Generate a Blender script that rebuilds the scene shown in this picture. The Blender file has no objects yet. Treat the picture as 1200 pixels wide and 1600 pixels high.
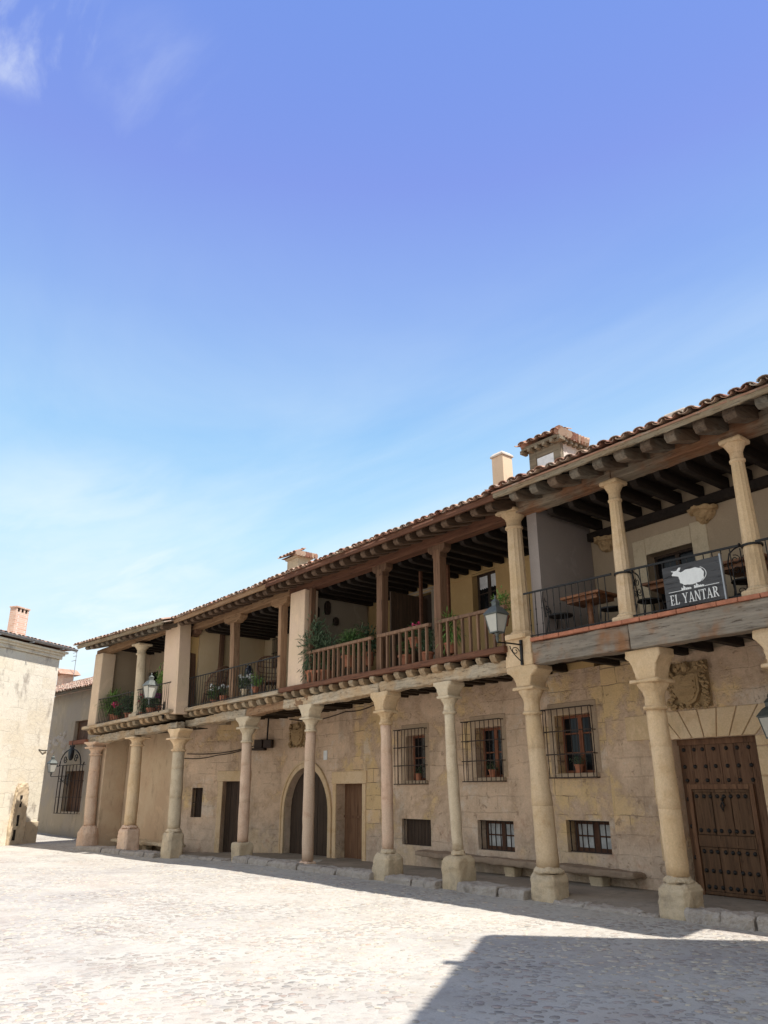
import bpy, bmesh, math, random
from mathutils import Vector, Matrix, noise
import numpy as np
random.seed(7)
S = bpy.context.scene
COL = S.collection
R_ = math.radians

# ------------------------------------------------------------------ camera
F = 1200.0                                   # focal length in pixels of the 1200x1600 photograph
def _rot():
    d1 = np.array([-430-600, -(1240-800), -F]); d1 /= np.linalg.norm(d1)
    u = np.array([581-600, -(-2495-800), -F]); u -= d1*(u@d1); u /= np.linalg.norm(u)
    return np.array([-d1, np.cross(u, -d1), u])
CR = _rot()
CP = np.array([6.22, -9.93, 1.6])
cam = bpy.data.cameras.new('camera'); cam_o = bpy.data.objects.new('camera', cam); COL.objects.link(cam_o)
cam.sensor_fit = 'HORIZONTAL'; cam.sensor_width = 36; cam.lens = 36.0
cam.clip_start = .05; cam.clip_end = 2000
M4 = Matrix([[*map(float, CR[0]), CP[0]], [*map(float, CR[1]), CP[1]], [*map(float, CR[2]), CP[2]], [0, 0, 0, 1]])
cam_o.matrix_world = M4
S.camera = cam_o

# ------------------------------------------------------------------ sky, sun, exposure
SUN_AZ, SUN_EL = R_(7), R_(60)               # azimuth from +X towards +Y
sd = Vector((math.cos(SUN_EL)*math.cos(SUN_AZ), math.cos(SUN_EL)*math.sin(SUN_AZ), math.sin(SUN_EL)))
sun = bpy.data.lights.new('sun', 'SUN'); sun.energy = 3.5; sun.angle = R_(.53); sun.color = (1, .965, .91)
so = bpy.data.objects.new('sun', sun); COL.objects.link(so)
so.rotation_euler = sd.to_track_quat('Z', 'Y').to_euler(); so.location = (20, -5, 30)
S.view_settings.view_transform = 'Standard'; S.view_settings.look = 'None'
S.view_settings.gamma = 1; S.view_settings.exposure = 1.03
W = bpy.data.worlds.new('World'); S.world = W; W.use_nodes = True
def build_world():
    nt = W.node_tree; N = nt.nodes; L = nt.links; N.clear()
    out = N.new('ShaderNodeOutputWorld'); bg = N.new('ShaderNodeBackground'); L.new(bg.outputs[0], out.inputs[0])
    sky = N.new('ShaderNodeTexSky'); sky.sky_type = 'NISHITA'; sky.sun_disc = False
    sky.sun_elevation = SUN_EL; sky.sun_rotation = math.pi/2 - SUN_AZ
    sky.altitude = 1000; sky.air_density = 1.0; sky.dust_density = .6; sky.ozone_density = 2.5
    tc = N.new('ShaderNodeTexCoord')
    sep = N.new('ShaderNodeSeparateXYZ'); L.new(tc.outputs['Generated'], sep.inputs[0])
    # clear sky: measured colours by height, softened with the physical sky
    rp = N.new('ShaderNodeValToRGB'); L.new(sep.outputs['Z'], rp.inputs[0])
    cr = rp.color_ramp
    st = [(0.0, (2.7, 3.2, 3.3)), (.15, (2.5, 3.2, 3.4)), (.30, (1.75, 2.85, 3.5)), (.42, (1.15, 2.2, 3.4)), (.56, (.85, 1.5, 3.15)), (.68, (.80, 1.15, 3.0)), (.82, (.66, 1.12, 2.95)), (1.0, (.6, 1.0, 2.8))]
    while len(cr.elements) < len(st): cr.elements.new(.5)
    for e, (p, c) in zip(cr.elements, st): e.position = p; e.color = (*[x/4 for x in c], 1)
    sc = N.new('ShaderNodeVectorMath'); sc.operation = 'SCALE'; sc.inputs['Scale'].default_value = 4; L.new(rp.outputs[0], sc.inputs[0])
    mul = N.new('ShaderNodeMix'); mul.data_type = 'RGBA'; mul.inputs[0].default_value = .85
    L.new(sky.outputs[0], mul.inputs[6]); L.new(sc.outputs[0], mul.inputs[7])
    # thin high cloud: project the direction on a plane overhead
    zc = N.new('ShaderNodeMath'); zc.operation = 'MAXIMUM'; zc.inputs[1].default_value = .05; L.new(sep.outputs['Z'], zc.inputs[0])
    dv = N.new('ShaderNodeVectorMath'); dv.operation = 'DIVIDE'
    cb = N.new('ShaderNodeCombineXYZ')
    for i in range(3): L.new(zc.outputs[0], cb.inputs[i])
    L.new(tc.outputs['Generated'], dv.inputs[0]); L.new(cb.outputs[0], dv.inputs[1])
    mp = N.new('ShaderNodeMapping'); mp.inputs['Scale'].default_value = (.55, 1.5, 0); mp.inputs['Rotation'].default_value = (0, 0, .5); L.new(dv.outputs[0], mp.inputs[0])
    def nz(scale, det, loc):
        m2 = N.new('ShaderNodeMapping'); m2.inputs['Location'].default_value = loc; L.new(mp.outputs[0], m2.inputs[0])
        n = N.new('ShaderNodeTexNoise'); n.inputs['Scale'].default_value = scale; n.inputs['Detail'].default_value = det
        n.inputs['Roughness'].default_value = .58; n.inputs['Distortion'].default_value = .5; L.new(m2.outputs[0], n.inputs['Vector']); return n.outputs['Fac']
    def ramp(s, a, b):
        r = N.new('ShaderNodeMapRange'); r.inputs[1].default_value = a; r.inputs[2].default_value = b; r.interpolation_type = 'SMOOTHSTEP'; L.new(s, r.inputs[0]); return r.outputs[0]
    def mth(op, a, b):
        m = N.new('ShaderNodeMath'); m.operation = op
        for i, x in enumerate((a, b)):
            if isinstance(x, (int, float)): m.inputs[i].default_value = x
            else: L.new(x, m.inputs[i])
        m.use_clamp = True
        return m.outputs[0]
    low = ramp(sep.outputs['Z'], .62, .12)           # more cloud near the horizon
    wisps = mth('MULTIPLY', ramp(nz(.8, 8, (3.1, 1.7, 0)), .50, .85), mth('MULTIPLY', low, .5))
    veil = mth('MULTIPLY', mth('MULTIPLY', ramp(sep.outputs['Z'], .75, .15), ramp(nz(.55, 7, (1, 5, 0)), .30, .75)), .55)
    # one wispy cloud high up on the left
    dirc = CR @ np.array([40-600, -(15-800), -F]); dirc /= np.linalg.norm(dirc)
    dt = N.new('ShaderNodeVectorMath'); dt.operation = 'DOT_PRODUCT'; L.new(tc.outputs['Generated'], dt.inputs[0]); dt.inputs[1].default_value = tuple(float(x) for x in dirc)
    spot = mth('MULTIPLY', ramp(dt.outputs['Value'], .9955, .9998), mth('MULTIPLY', ramp(nz(5.0, 10, (.9, .2, 0)), .42, .74), .9))
    # second, low bright bank
    dirb = CR @ np.array([120-600, -(960-800), -F]); dirb /= np.linalg.norm(dirb)
    dtb = N.new('ShaderNodeVectorMath'); dtb.operation = 'DOT_PRODUCT'; L.new(tc.outputs['Generated'], dtb.inputs[0]); dtb.inputs[1].default_value = tuple(float(x) for x in dirb)
    bank = mth('MULTIPLY', ramp(dtb.outputs['Value'], .965, .9995), mth('MULTIPLY', ramp(nz(1.6, 9, (7, 2, 0)), .22, .75), .6))
    dird = CR @ np.array([250-600, -(135-800), -F]); dird /= np.linalg.norm(dird)
    dtd = N.new('ShaderNodeVectorMath'); dtd.operation = 'DOT_PRODUCT'; L.new(tc.outputs['Generated'], dtd.inputs[0]); dtd.inputs[1].default_value = tuple(float(x) for x in dird)
    spot = mth('MAXIMUM', spot, mth('MULTIPLY', ramp(dtd.outputs['Value'], .995, .9999), mth('MULTIPLY', ramp(nz(3.4, 9, (5.2, 3.1, 0)), .46, .85), .16)))
    tot = mth('MAXIMUM', mth('MAXIMUM', wisps, spot), mth('MAXIMUM', veil, bank))
    # unseen bright cloud added behind the viewer as fill light on the facade
    dtc = N.new('ShaderNodeVectorMath'); dtc.operation = 'DOT_PRODUCT'; L.new(tc.outputs['Generated'], dtc.inputs[0]); dtc.inputs[1].default_value = (.25, -.87, .42)
    tot = mth('MAXIMUM', tot, mth('MULTIPLY', ramp(dtc.outputs['Value'], .35, .85), mth('MULTIPLY', ramp(nz(.9, 7, (2, 2, 0)), .2, .55), .95)))
    tot = mth('ADD', tot, mth('MULTIPLY', wisps, .3))
    mx = N.new('ShaderNodeMix'); mx.data_type = 'RGBA'; L.new(tot, mx.inputs[0]); L.new(mul.outputs[2], mx.inputs[6]); mx.inputs[7].default_value = (3.55, 3.75, 3.75, 1)
    L.new(mx.outputs[2], bg.inputs[0]); bg.inputs[1].default_value = .14
build_world()

# ------------------------------------------------------------------ frames: s along a facade, d into the depth, z up
class Frame:
    def __init__(s, o, ang=None, e=None):
        s.o = np.array([o[0], o[1], 0.0])
        e = np.array([math.cos(ang), math.sin(ang), 0]) if e is None else np.array([e[0], e[1], 0.0])/math.hypot(*e[:2])
        s.e = e; s.n = np.array([-e[1], e[0], 0.0])
    def w(s, p): return s.o + s.e*p[0] + s.n*p[1] + np.array([0, 0, p[2]])
    def pix(s, px, py, d=0.0):                 # point of the photograph measured on the plane d of this facade
        r = CR @ np.array([px-600, -(py-800), -F]); t = (d-(CP-s.o)@s.n)/(r@s.n)
        q = CP+r*t-s.o; return float(q@s.e), float(q[2])
ROW = Frame((0, 0), 0.0)
BACK = Frame((0, 1.85), R_(-3.15))             # back wall of the arcade
FA = Frame((-14.5, -.3), R_(6.4))              # leftmost house is turned a little
def on_z(px, py, z):
    r = CR @ np.array([px-600, -(py-800), -F]); t = (z-CP[2])/r[2]; return CP+r*t

# ------------------------------------------------------------------ mesh builder
class MB:
    def __init__(s): s.v = []; s.f = []; s.m = []; s.mi = 0
    def add(s, vs, fs):
        o = len(s.v); s.v += [tuple(map(float, v)) for v in vs]; s.f += [[i+o for i in f] for f in fs]; s.m += [s.mi]*len(fs); return s
    def box(s, x0, x1, y0, y1, z0, z1):
        return s.add([(x0,y0,z0),(x1,y0,z0),(x1,y1,z0),(x0,y1,z0),(x0,y0,z1),(x1,y0,z1),(x1,y1,z1),(x0,y1,z1)],
                     [(0,3,2,1),(4,5,6,7),(0,1,5,4),(1,2,6,5),(2,3,7,6),(3,0,4,7)])
    def beam(s, a, b, w, h, seg=1, jit=0.0, sd=0, up=(0,0,1)):    # bar from a to b, width w, height h, with roughened corners
        a = Vector(a); b = Vector(b); t = (b-a).normalized(); u = Vector(up); x = t.cross(u).normalized(); u = x.cross(t)
        vs = []
        for i in range(seg+1):
            c = a.lerp(b, i/seg)
            for k, (p, q) in enumerate(((-.5,-.5),(.5,-.5),(.5,.5),(-.5,.5))):
                v = c + x*(p*w) + u*(q*h)
                if jit:
                    n_ = noise.noise_vector(v*1.3+Vector((sd, k*3.1, sd*.7)))*jit + noise.noise_vector(v*5+Vector((sd, k, 0)))*jit*.4
                    v += x*n_.x + u*n_.y
                vs.append(v)
        fs = []
        for i in range(seg):
            o = i*4
            for k in range(4): fs.append((o+k, o+(k+1)%4, o+4+(k+1)%4, o+4+k))
        fs += [(3,2,1,0), tuple(seg*4+k for k in range(4))]
        return s.add(vs, fs)
    def tube(s, pts, r, n=6, r2=None):
        pts = [Vector(p) for p in pts]; vs = []; m = len(pts)
        for i, p in enumerate(pts):
            t = (pts[min(i+1, m-1)]-pts[max(i-1, 0)]).normalized()
            u = Vector((0,0,1)) if abs(t.z) < .9 else Vector((1,0,0))
            x = t.cross(u).normalized(); y = x.cross(t)
            rr = r if r2 is None else r+(r2-r)*i/(m-1)
            for k in range(n):
                a = 2*math.pi*k/n; vs.append(p+x*(rr*math.cos(a))+y*(rr*math.sin(a)))
        fs = [(i*n+k, i*n+(k+1)%n, (i+1)*n+(k+1)%n, (i+1)*n+k) for i in range(m-1) for k in range(n)]
        fs += [tuple(range(n-1, -1, -1)), tuple((m-1)*n+k for k in range(n))]
        return s.add(vs, fs)
    def lathe(s, prof, c, n=20, jit=0.0, sd=0):     # prof: (r, z, dx, dy)
        vs = []
        for p in prof:
            r, z = p[0], p[1]; dx = p[2] if len(p) > 2 else 0; dy = p[3] if len(p) > 3 else 0
            for k in range(n):
                a = 2*math.pi*k/n; v = Vector((c[0]+dx+r*math.cos(a), c[1]+dy+r*math.sin(a), z))
                if jit: v += noise.noise_vector(v*4+Vector((sd,0,0)))*jit
                vs.append(v)
        m = len(prof)
        fs = [(i*n+k, i*n+(k+1)%n, (i+1)*n+(k+1)%n, (i+1)*n+k) for i in range(m-1) for k in range(n)]
        fs += [tuple(range(n-1, -1, -1)), tuple((m-1)*n+k for k in range(n))]
        return s.add(vs, fs)
    def sq(s, prof, c, ch=.12, jit=0.0, sd=0):      # square section: (hx, hy, z, dx, dy), chamfer share ch
        vs = []
        for p in prof:
            hx, hy, z = p[:3]; dx = p[3] if len(p) > 3 else 0; dy = p[4] if len(p) > 4 else 0
            k = ch*min(hx, hy)
            for (x, y) in ((-hx+k,-hy),(hx-k,-hy),(hx,-hy+k),(hx,hy-k),(hx-k,hy),(-hx+k,hy),(-hx,hy-k),(-hx,-hy+k)):
                v = Vector((c[0]+dx+x, c[1]+dy+y, z))
                if jit: v += noise.noise_vector(v*3.5+Vector((sd,0,sd)))*jit + noise.noise_vector(v*9+Vector((0,sd,0)))*jit*.4
                vs.append(v)
        m = len(prof); n = 8
        fs = [(i*n+k, i*n+(k+1)%n, (i+1)*n+(k+1)%n, (i+1)*n+k) for i in range(m-1) for k in range(n)]
        fs += [tuple(range(n-1, -1, -1)), tuple((m-1)*n+k for k in range(n))]
        return s.add(vs, fs)
    def prism(s, poly, fn, t0, t1):                # poly of 2D points; fn(a, b, t) -> 3D
        n = len(poly); vs = [fn(a, b, t0) for a, b in poly]+[fn(a, b, t1) for a, b in poly]
        return s.add(vs, [tuple(range(n)), tuple(range(2*n-1, n-1, -1))]+[(i, i+n, (i+1) % n+n, (i+1) % n) for i in range(n)])
    def blob(s, c, r, sub=1, sc=(1,1,1), jit=0.0, sd=0):
        bm = bmesh.new(); bmesh.ops.create_icosphere(bm, subdivisions=sub, radius=1)
        vs = []
        for v in bm.verts:
            p = v.co.copy()
            if jit: p *= 1+jit*noise.noise(p*1.7+Vector((sd, sd*.3, 0)))
            vs.append((c[0]+p.x*r*sc[0], c[1]+p.y*r*sc[1], c[2]+p.z*r*sc[2]))
        bm.verts.index_update(); fs = [[v.index for v in f.verts] for f in bm.faces]; bm.free()
        return s.add(vs, fs)
    def build(s, name, mat, parent=None, fr=ROW, smooth=False, bevel=0, kind=None, recalc=True, rough=None, auto=None):
        me = bpy.data.meshes.new(name)
        off = np.array(LOC.get(parent.name, (0,0,0))) if parent else np.zeros(3)
        me.from_pydata([tuple(fr.w(v)-off) for v in s.v], [], s.f)
        mats = mat if isinstance(mat, (list, tuple)) else [mat]
        for m in mats: me.materials.append(m)
        if len(mats) > 1: me.polygons.foreach_set('material_index', s.m)
        if recalc:
            bm = bmesh.new(); bm.from_mesh(me); bmesh.ops.recalc_face_normals(bm, faces=bm.faces); bm.to_mesh(me); bm.free()
        if smooth: me.polygons.foreach_set('use_smooth', [True]*len(me.polygons))
        me.update()
        o = bpy.data.objects.new(name, me); COL.objects.link(o)
        if smooth and auto is not None:
            with bpy.context.temp_override(object=o, active_object=o, selected_objects=[o]): me.set_sharp_from_angle(angle=R_(auto))
        if parent:
            o.parent = parent; LOC[o.name] = tuple(off)
        else: LOC[o.name] = (0,0,0)
        if bevel:
            b = o.modifiers.new('bevel', 'BEVEL'); b.width = bevel; b.segments = 2; b.limit_method = 'ANGLE'; b.angle_limit = R_(35)
        if rough:                              # worn, chipped surface: (depth, size, subdivisions)
            sb = o.modifiers.new('subdivide', 'SUBSURF'); sb.subdivision_type = 'SIMPLE'; sb.levels = sb.render_levels = rough[2]
            for dep, sz in ((rough[0], rough[1]), (rough[0]*.45, rough[1]*.33)):
                tx = bpy.data.textures.new('wear', 'CLOUDS'); tx.noise_scale = sz; tx.noise_depth = 3
                dm_ = o.modifiers.new('wear', 'DISPLACE'); dm_.texture = tx; dm_.texture_coords = 'LOCAL'; dm_.strength = dep; dm_.mid_level = .55
        if kind: o['kind'] = kind
        return o
BLs = FA.w((-2.46, 1.31, 0)); BLx = BACK.pix(447, 1240)[0]-.34; BLe = BACK.w((BLx, 0, 0)); BL = Frame(BLs, e=(BLe-BLs)[:2]); BLn = float(np.hypot(*(BLe-BLs)[:2]))   # ashlar wall left of the arch, running out to the leftmost house
LOC = {}
def thing(name, loc, label, cat, group=None, fr=ROW, rz=0):
    o = bpy.data.objects.new(name, None); COL.objects.link(o); w = fr.w(loc); o.location = w; LOC[o.name] = tuple(w)
    o.empty_display_size = .2; tag(o, label, cat, group); return o
def tag(o, label, cat, group=None):
    o['label'] = label; o['category'] = cat
    if group: o['group'] = group
    return o
def copy_tree(o, parent=None):
    c = o.copy(); COL.objects.link(c)
    if parent: c.parent = parent
    for ch in o.children: copy_tree(ch, c)
    return c

# ------------------------------------------------------------------ materials
class NT:
    def __init__(s, name):
        s.mat = bpy.data.materials.new(name); s.mat.use_nodes = True; s.t = s.mat.node_tree; s.N = s.t.nodes; s.L = s.t.links; s.N.clear()
        s.o = s.N.new('ShaderNodeOutputMaterial'); s.b = s.N.new('ShaderNodeBsdfPrincipled'); s.L.new(s.b.outputs[0], s.o.inputs[0])
        s.tc = s.N.new('ShaderNodeTexCoord'); s.vec = s.tc.outputs['Object']
    def put(s, sock, x):
        if isinstance(x, (int, float)): sock.default_value = x
        elif isinstance(x, (tuple, list)): sock.default_value = (*x, 1) if len(x) == 3 and len(sock.default_value) == 4 else x
        else: s.L.new(x, sock)
    def mapv(s, scale=(1,1,1), rot=(0,0,0), loc=(0,0,0), vec=None):
        m = s.N.new('ShaderNodeMapping'); m.inputs['Scale'].default_value = scale; m.inputs['Rotation'].default_value = rot; m.inputs['Location'].default_value = loc
        s.L.new(vec or s.vec, m.inputs[0]); return m.outputs[0]
    def noise(s, scale, det=5, rough=.6, vec=None, dist=0.0, col=False):
        n = s.N.new('ShaderNodeTexNoise'); n.inputs['Scale'].default_value = scale; n.inputs['Detail'].default_value = det
        n.inputs['Roughness'].default_value = rough; n.inputs['Distortion'].default_value = dist; s.L.new(vec or s.vec, n.inputs['Vector'])
        return n.outputs['Color'] if col else n.outputs['Fac']
    def voro(s, scale, feat='F1', vec=None, out='Distance', rnd=1.0):
        n = s.N.new('ShaderNodeTexVoronoi'); n.feature = feat; n.inputs['Scale'].default_value = scale; n.inputs['Randomness'].default_value = rnd
        s.L.new(vec or s.vec, n.inputs['Vector']); return n.outputs[out]
    def rng(s, x, a, b, c=0.0, d=1.0):
        r = s.N.new('ShaderNodeMapRange'); r.interpolation_type = 'SMOOTHSTEP'
        for i, q in enumerate((a, b, c, d)): r.inputs[i+1].default_value = q
        s.put(r.inputs[0], x); return r.outputs[0]
    def ramp(s, x, stops):
        r = s.N.new('ShaderNodeValToRGB'); s.put(r.inputs[0], x); e = r.color_ramp.elements
        while len(e) < len(stops): e.new(.5)
        for q, (p, c) in zip(e, stops): q.position = p; q.color = (*c, 1)
        return r.outputs[0]
    def mix(s, f, a, b, mode='MIX'):
        m = s.N.new('ShaderNodeMix'); m.data_type = 'RGBA'; m.blend_type = mode
        s.put(m.inputs[0], f); s.put(m.inputs[6], a); s.put(m.inputs[7], b); return m.outputs[2]
    def math(s, op, a, b=0.0, clamp=False):
        m = s.N.new('ShaderNodeMath'); m.operation = op; m.use_clamp = clamp; s.put(m.inputs[0], a); s.put(m.inputs[1], b); return m.outputs[0]
    def xyz(s, vec=None):
        x = s.N.new('ShaderNodeSeparateXYZ'); s.L.new(vec or s.vec, x.inputs[0]); return x.outputs
    def comb(s, x, y, z):
        c = s.N.new('ShaderNodeCombineXYZ'); s.put(c.inputs[0], x); s.put(c.inputs[1], y); s.put(c.inputs[2], z); return c.outputs[0]
    def island(s): return s.N.new('ShaderNodeNewGeometry').outputs['Random Per Island']
    def rand(s): return s.N.new('ShaderNodeObjectInfo').outputs['Random']
    def bump(s, h, st=.4, dist=.02, prev=None):
        b = s.N.new('ShaderNodeBump'); b.inputs['Strength'].default_value = st; b.inputs['Distance'].default_value = dist; s.put(b.inputs['Height'], h)
        if prev is not None: s.L.new(prev, b.inputs['Normal'])
        return b.outputs[0]
    def done(s, col, rough=.9, nrm=None, metal=0.0, spec=.25):
        s.put(s.b.inputs['Base Color'], col); s.put(s.b.inputs['Roughness'], rough); s.b.inputs['Metallic'].default_value = metal
        s.b.inputs['Specular IOR Level'].default_value = spec
        if nrm is not None: s.L.new(nrm, s.b.inputs['Normal'])
        return s.mat

def m_stone(name, c1, c2, c3, sc=1.0, bump=.5, tint=None):
    n = NT(name)
    big = n.noise(.9*sc, 5, .6); med = n.noise(4*sc, 6, .65); fine = n.noise(38*sc, 4, .7)
    col = n.mix(n.rng(big, .38, .62), c1, c2)
    col = n.mix(n.rng(med, .5, .72, 0, .75), col, c3)
    col = n.mix(n.rng(n.noise(2.2*sc, 6, .7, n.mapv((1,1,.35), loc=(5,2,1))), .56, .7, 0, .45), col, tuple(x*.45 for x in c1))
    col = n.mix(.55, col, n.ramp(fine, [(.2, (.62,.6,.58)), (.75, (1.15,1.15,1.15))]), 'MULTIPLY')
    col = n.mix(n.rng(n.noise(1.1*sc, 7, .75, n.mapv((1,1,.5), loc=(9,4,7)), dist=.6), .54, .66, 0, .5), col, tuple(min(.8, x*1.22) for x in c2))
    dk = n.rng(n.noise(6*sc, 8, .8, n.mapv((1,1,.6), loc=(1,9,3))), .60, .70, 0, .42); col = n.mix(dk, col, tuple(x*.38 for x in c1))
    rv = n.rand()
    col = n.mix(1.0, col, n.ramp(rv, [(0, (.9,.89,.88)), (1, (1.08,1.06,1.05))]), 'MULTIPLY')
    pit = n.rng(n.voro(26*sc), .05, .3)
    h = n.math('ADD', n.math('MULTIPLY', med, 1.2), n.math('ADD', n.math('MULTIPLY', fine, .5), n.math('MULTIPLY', pit, .25)))
    return n.done(col, .92, n.bump(h, bump, .02))

def m_backwall(name):                         # old ashlar with remains of pinkish plaster
    n = NT(name); X = n.xyz()
    dist = n.noise(1.6, 3, .5, col=True)
    wob = n.N.new('ShaderNodeVectorMath'); wob.operation = 'MULTIPLY_ADD'; n.L.new(dist, wob.inputs[0]); wob.inputs[1].default_value = (0.111,0.118,0.138)
    n.L.new(n.comb(X[0], X[2], 0.0), wob.inputs[2])
    br = n.N.new('ShaderNodeTexBrick'); n.L.new(wob.outputs[0], br.inputs['Vector'])
    br.offset = .5; br.inputs['Scale'].default_value = 1; br.inputs['Brick Width'].default_value = .62; br.inputs['Row Height'].default_value = .31
    br.inputs['Mortar Size'].default_value = .009; br.inputs['Mortar Smooth'].default_value = .4; br.inputs['Bias'].default_value = 0
    br.inputs['Color1'].default_value = (0,0,0,1); br.inputs['Color2'].default_value = (1,1,1,1)
    stone = n.ramp(br.outputs['Color'], [(0, (0.545,0.373,0.200)), (.5, (0.621,0.433,0.234)), (1, (0.658,0.451,0.285))])
    big = n.noise(.55, 7, .68, dist=.15); mid = n.noise(1.9, 7, .7, n.mapv(loc=(4,3,9))); fine = n.noise(30, 5, .7)
    cover = n.rng(big, .42, .52)
    plaster = n.ramp(mid, [(.25, (0.469,0.331,0.227)), (.5, (0.609,0.439,0.313)), (.7, (0.697,0.493,0.341)), (.85, (0.633,0.493,0.392))])
    stone = n.mix(n.rng(mid, .35, .7, 0, .7), stone, (0.703,0.488,0.244))
    lines = n.math('MULTIPLY', br.outputs['Fac'], n.rng(n.noise(1.3, 4, .6, n.mapv(loc=(1,8,2))), .42, .6))
    stone = n.mix(lines, stone, (0.292,0.198,0.124))
    col = n.mix(cover, stone, plaster)
    edge = n.math('MULTIPLY', n.rng(big, .44, .5), n.rng(big, .56, .5))
    col = n.mix(n.math('MULTIPLY', edge, .3), col, (0.316,0.204,0.137))
    # damp, pale lower courses with an irregular upper limit
    hz = n.math('ADD', X[2], n.math('MULTIPLY', n.noise(1.1, 6, .65, n.mapv(loc=(9,9,9))), -1.6))
    low = n.rng(hz, .25, -.35)
    col = n.mix(n.math('MULTIPLY', low, .55), col, n.ramp(mid, [(.3, (0.380,0.282,0.227)), (.55, (0.595,0.482,0.388)), (.75, (0.658,0.445,0.330))]))
    flake = n.rng(n.noise(5.5, 7, .75, n.mapv(loc=(2,7,4))), .60, .66)
    col = n.mix(n.math('MULTIPLY', flake, .5), col, (0.355,0.229,0.154))
    streak = n.rng(n.noise(3.0, 5, .65, n.mapv((1.6,1.6,.22), loc=(1,4,0))), .57, .72, 0, .25)
    col = n.mix(streak, col, (0.279,0.198,0.137))
    # old grey white render surviving in patches, brick red bruises low down, soot under the floor
    white = n.rng(n.noise(.9, 8, .72, n.mapv(loc=(11,3,6)), dist=.15), .54, .66, 0, .45); col = n.mix(white, col, (0.648,0.578,0.497))
    red = n.math('MULTIPLY', n.rng(n.noise(1.7, 8, .75, n.mapv(loc=(6,13,2)), dist=.15), .56, .68, 0, .55), n.rng(X[2], 2.0, .7)); col = n.mix(red, col, (0.389,0.202,0.136))
    grime = n.rng(n.noise(1.2, 7, .7, n.mapv((1,1,.4), loc=(3,3,8)), dist=.1), .52, .68, 0, .42); col = n.mix(grime, col, (0.259,0.191,0.136))
    pits = n.rng(n.voro(7.0, 'F1', n.mapv((1,1,1), loc=(2,2,2))), .10, .05, 0, .7); col = n.mix(n.math('MULTIPLY', pits, n.rng(n.noise(1.5, 3), .5, .6)), col, (0.140,0.098,0.068))
    col = n.mix(.7, col, n.ramp(fine, [(.25, (0.800,0.794,0.729)), (.7, (1.12,1.12,1.12))]), 'MULTIPLY')
    h = n.math('ADD', n.math('MULTIPLY', cover, .9), n.math('ADD', n.math('MULTIPLY', mid, .8), n.math('MULTIPLY', fine, .25)))
    h = n.math('SUBTRACT', h, n.math('ADD', n.math('MULTIPLY', lines, .6), n.math('MULTIPLY', flake, .3)))
    return n.done(col, .93, n.bump(h, .8, .035))

def m_plaster(name, c, c2, stain=.35, sc=1.0, bump=.25):
    n = NT(name)
    a = n.noise(.8*sc, 6, .6); b = n.noise(3.2*sc, 6, .7, n.mapv((1,1,.3))); f = n.noise(45, 4, .7)
    col = n.mix(n.rng(a, .4, .62), c, c2)
    col = n.mix(n.rng(b, .54, .74, 0, stain), col, tuple(x*.5 for x in c2))
    pa = n.rng(n.noise(1.3*sc, 7, .72, n.mapv(loc=(4,8,1)), dist=.5), .57, .62, 0, .5); col = n.mix(pa, col, tuple(min(.8, x*1.2) for x in c2))
    ru = n.rng(n.noise(5*sc, 6, .75, n.mapv((1.5,1.5,.16), loc=(2,2,5))), .56, .72, 0, stain); col = n.mix(ru, col, tuple(x*.55 for x in c))
    col = n.mix(.4, col, n.ramp(f, [(.25, (.75,.74,.73)), (.7, (1.1,1.1,1.1))]), 'MULTIPLY')
    h = n.math('ADD', n.math('MULTIPLY', n.noise(6, 5, .6), 1.0), n.math('MULTIPLY', f, .4))
    return n.done(col, .93, n.bump(h, bump, .015))

def m_wood(name, c1, c2, c3, axis='X', grey=None, gshare=.5, rough=.8, sc=1.0, inner_shade=False):
    n = NT(name); st = {'X': (.9,14,14), 'Y': (14,.9,14), 'Z': (14,14,.9)}[axis]
    st = tuple(x*sc for x in st)
    rv = n.rand(); off = n.comb(n.math('MULTIPLY', rv, 37.0), n.math('MULTIPLY', rv, 11.0), 0.0)
    ad = n.N.new('ShaderNodeVectorMath'); n.L.new(n.vec, ad.inputs[0]); n.L.new(off, ad.inputs[1]); v = ad.outputs[0]
    g = n.noise(1.0, 6, .65, n.mapv(st, vec=v), dist=.6); g2 = n.noise(3.2, 4, .7, n.mapv(st, vec=v)); b = n.noise(1.4, 4, .6, v)
    col = n.ramp(g, [(.25, c1), (.5, c2), (.75, c3)])
    if grey: col = n.mix(n.rng(b, .5-.25*gshare, .72-.25*gshare, 0, .92), col, n.ramp(g, [(.25, tuple(x*.42 for x in grey)), (.5, grey), (.8, tuple(min(1, x*1.45) for x in grey))]))
    if inner_shade:                                 # ends keep the bleached tone; inner lengths painted dark as shade under the floor
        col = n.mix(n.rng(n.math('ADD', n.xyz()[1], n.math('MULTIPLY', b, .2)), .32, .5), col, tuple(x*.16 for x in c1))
    crack = n.rng(g2, .58, .66)
    col = n.mix(n.math('MULTIPLY', crack, .65), col, tuple(x*.22 for x in c1))
    col = n.mix(1.0, col, n.ramp(rv, [(0, (.78,.78,.78)), (1, (1.15,1.13,1.1))]), 'MULTIPLY')
    h = n.math('SUBTRACT', n.math('MULTIPLY', g, 1.0), n.math('MULTIPLY', crack, .7))
    return n.done(col, rough, n.bump(h, .6, .012))

def m_tile(name, pale=0.0):
    n = NT(name); r = n.island()
    col = n.ramp(r, [(0, (.20,.09,.06)), (.3, (.33,.165,.11)), (.55, (.38,.215,.145)), (.8, (.44,.31,.22)), (1, (.26,.165,.125))])
    li = n.noise(5, 7, .75); col = n.mix(n.rng(li, .5-.1*pale, .66, 0, .75), col, (.42,.385,.31))
    col = n.mix(n.rng(n.noise(2.3, 5, .7, n.mapv(loc=(3,1,2))), .55, .7, 0, .6), col, (.115,.09,.07))
    return n.done(col, .9, n.bump(n.noise(25, 5, .7), .4, .01))

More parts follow.
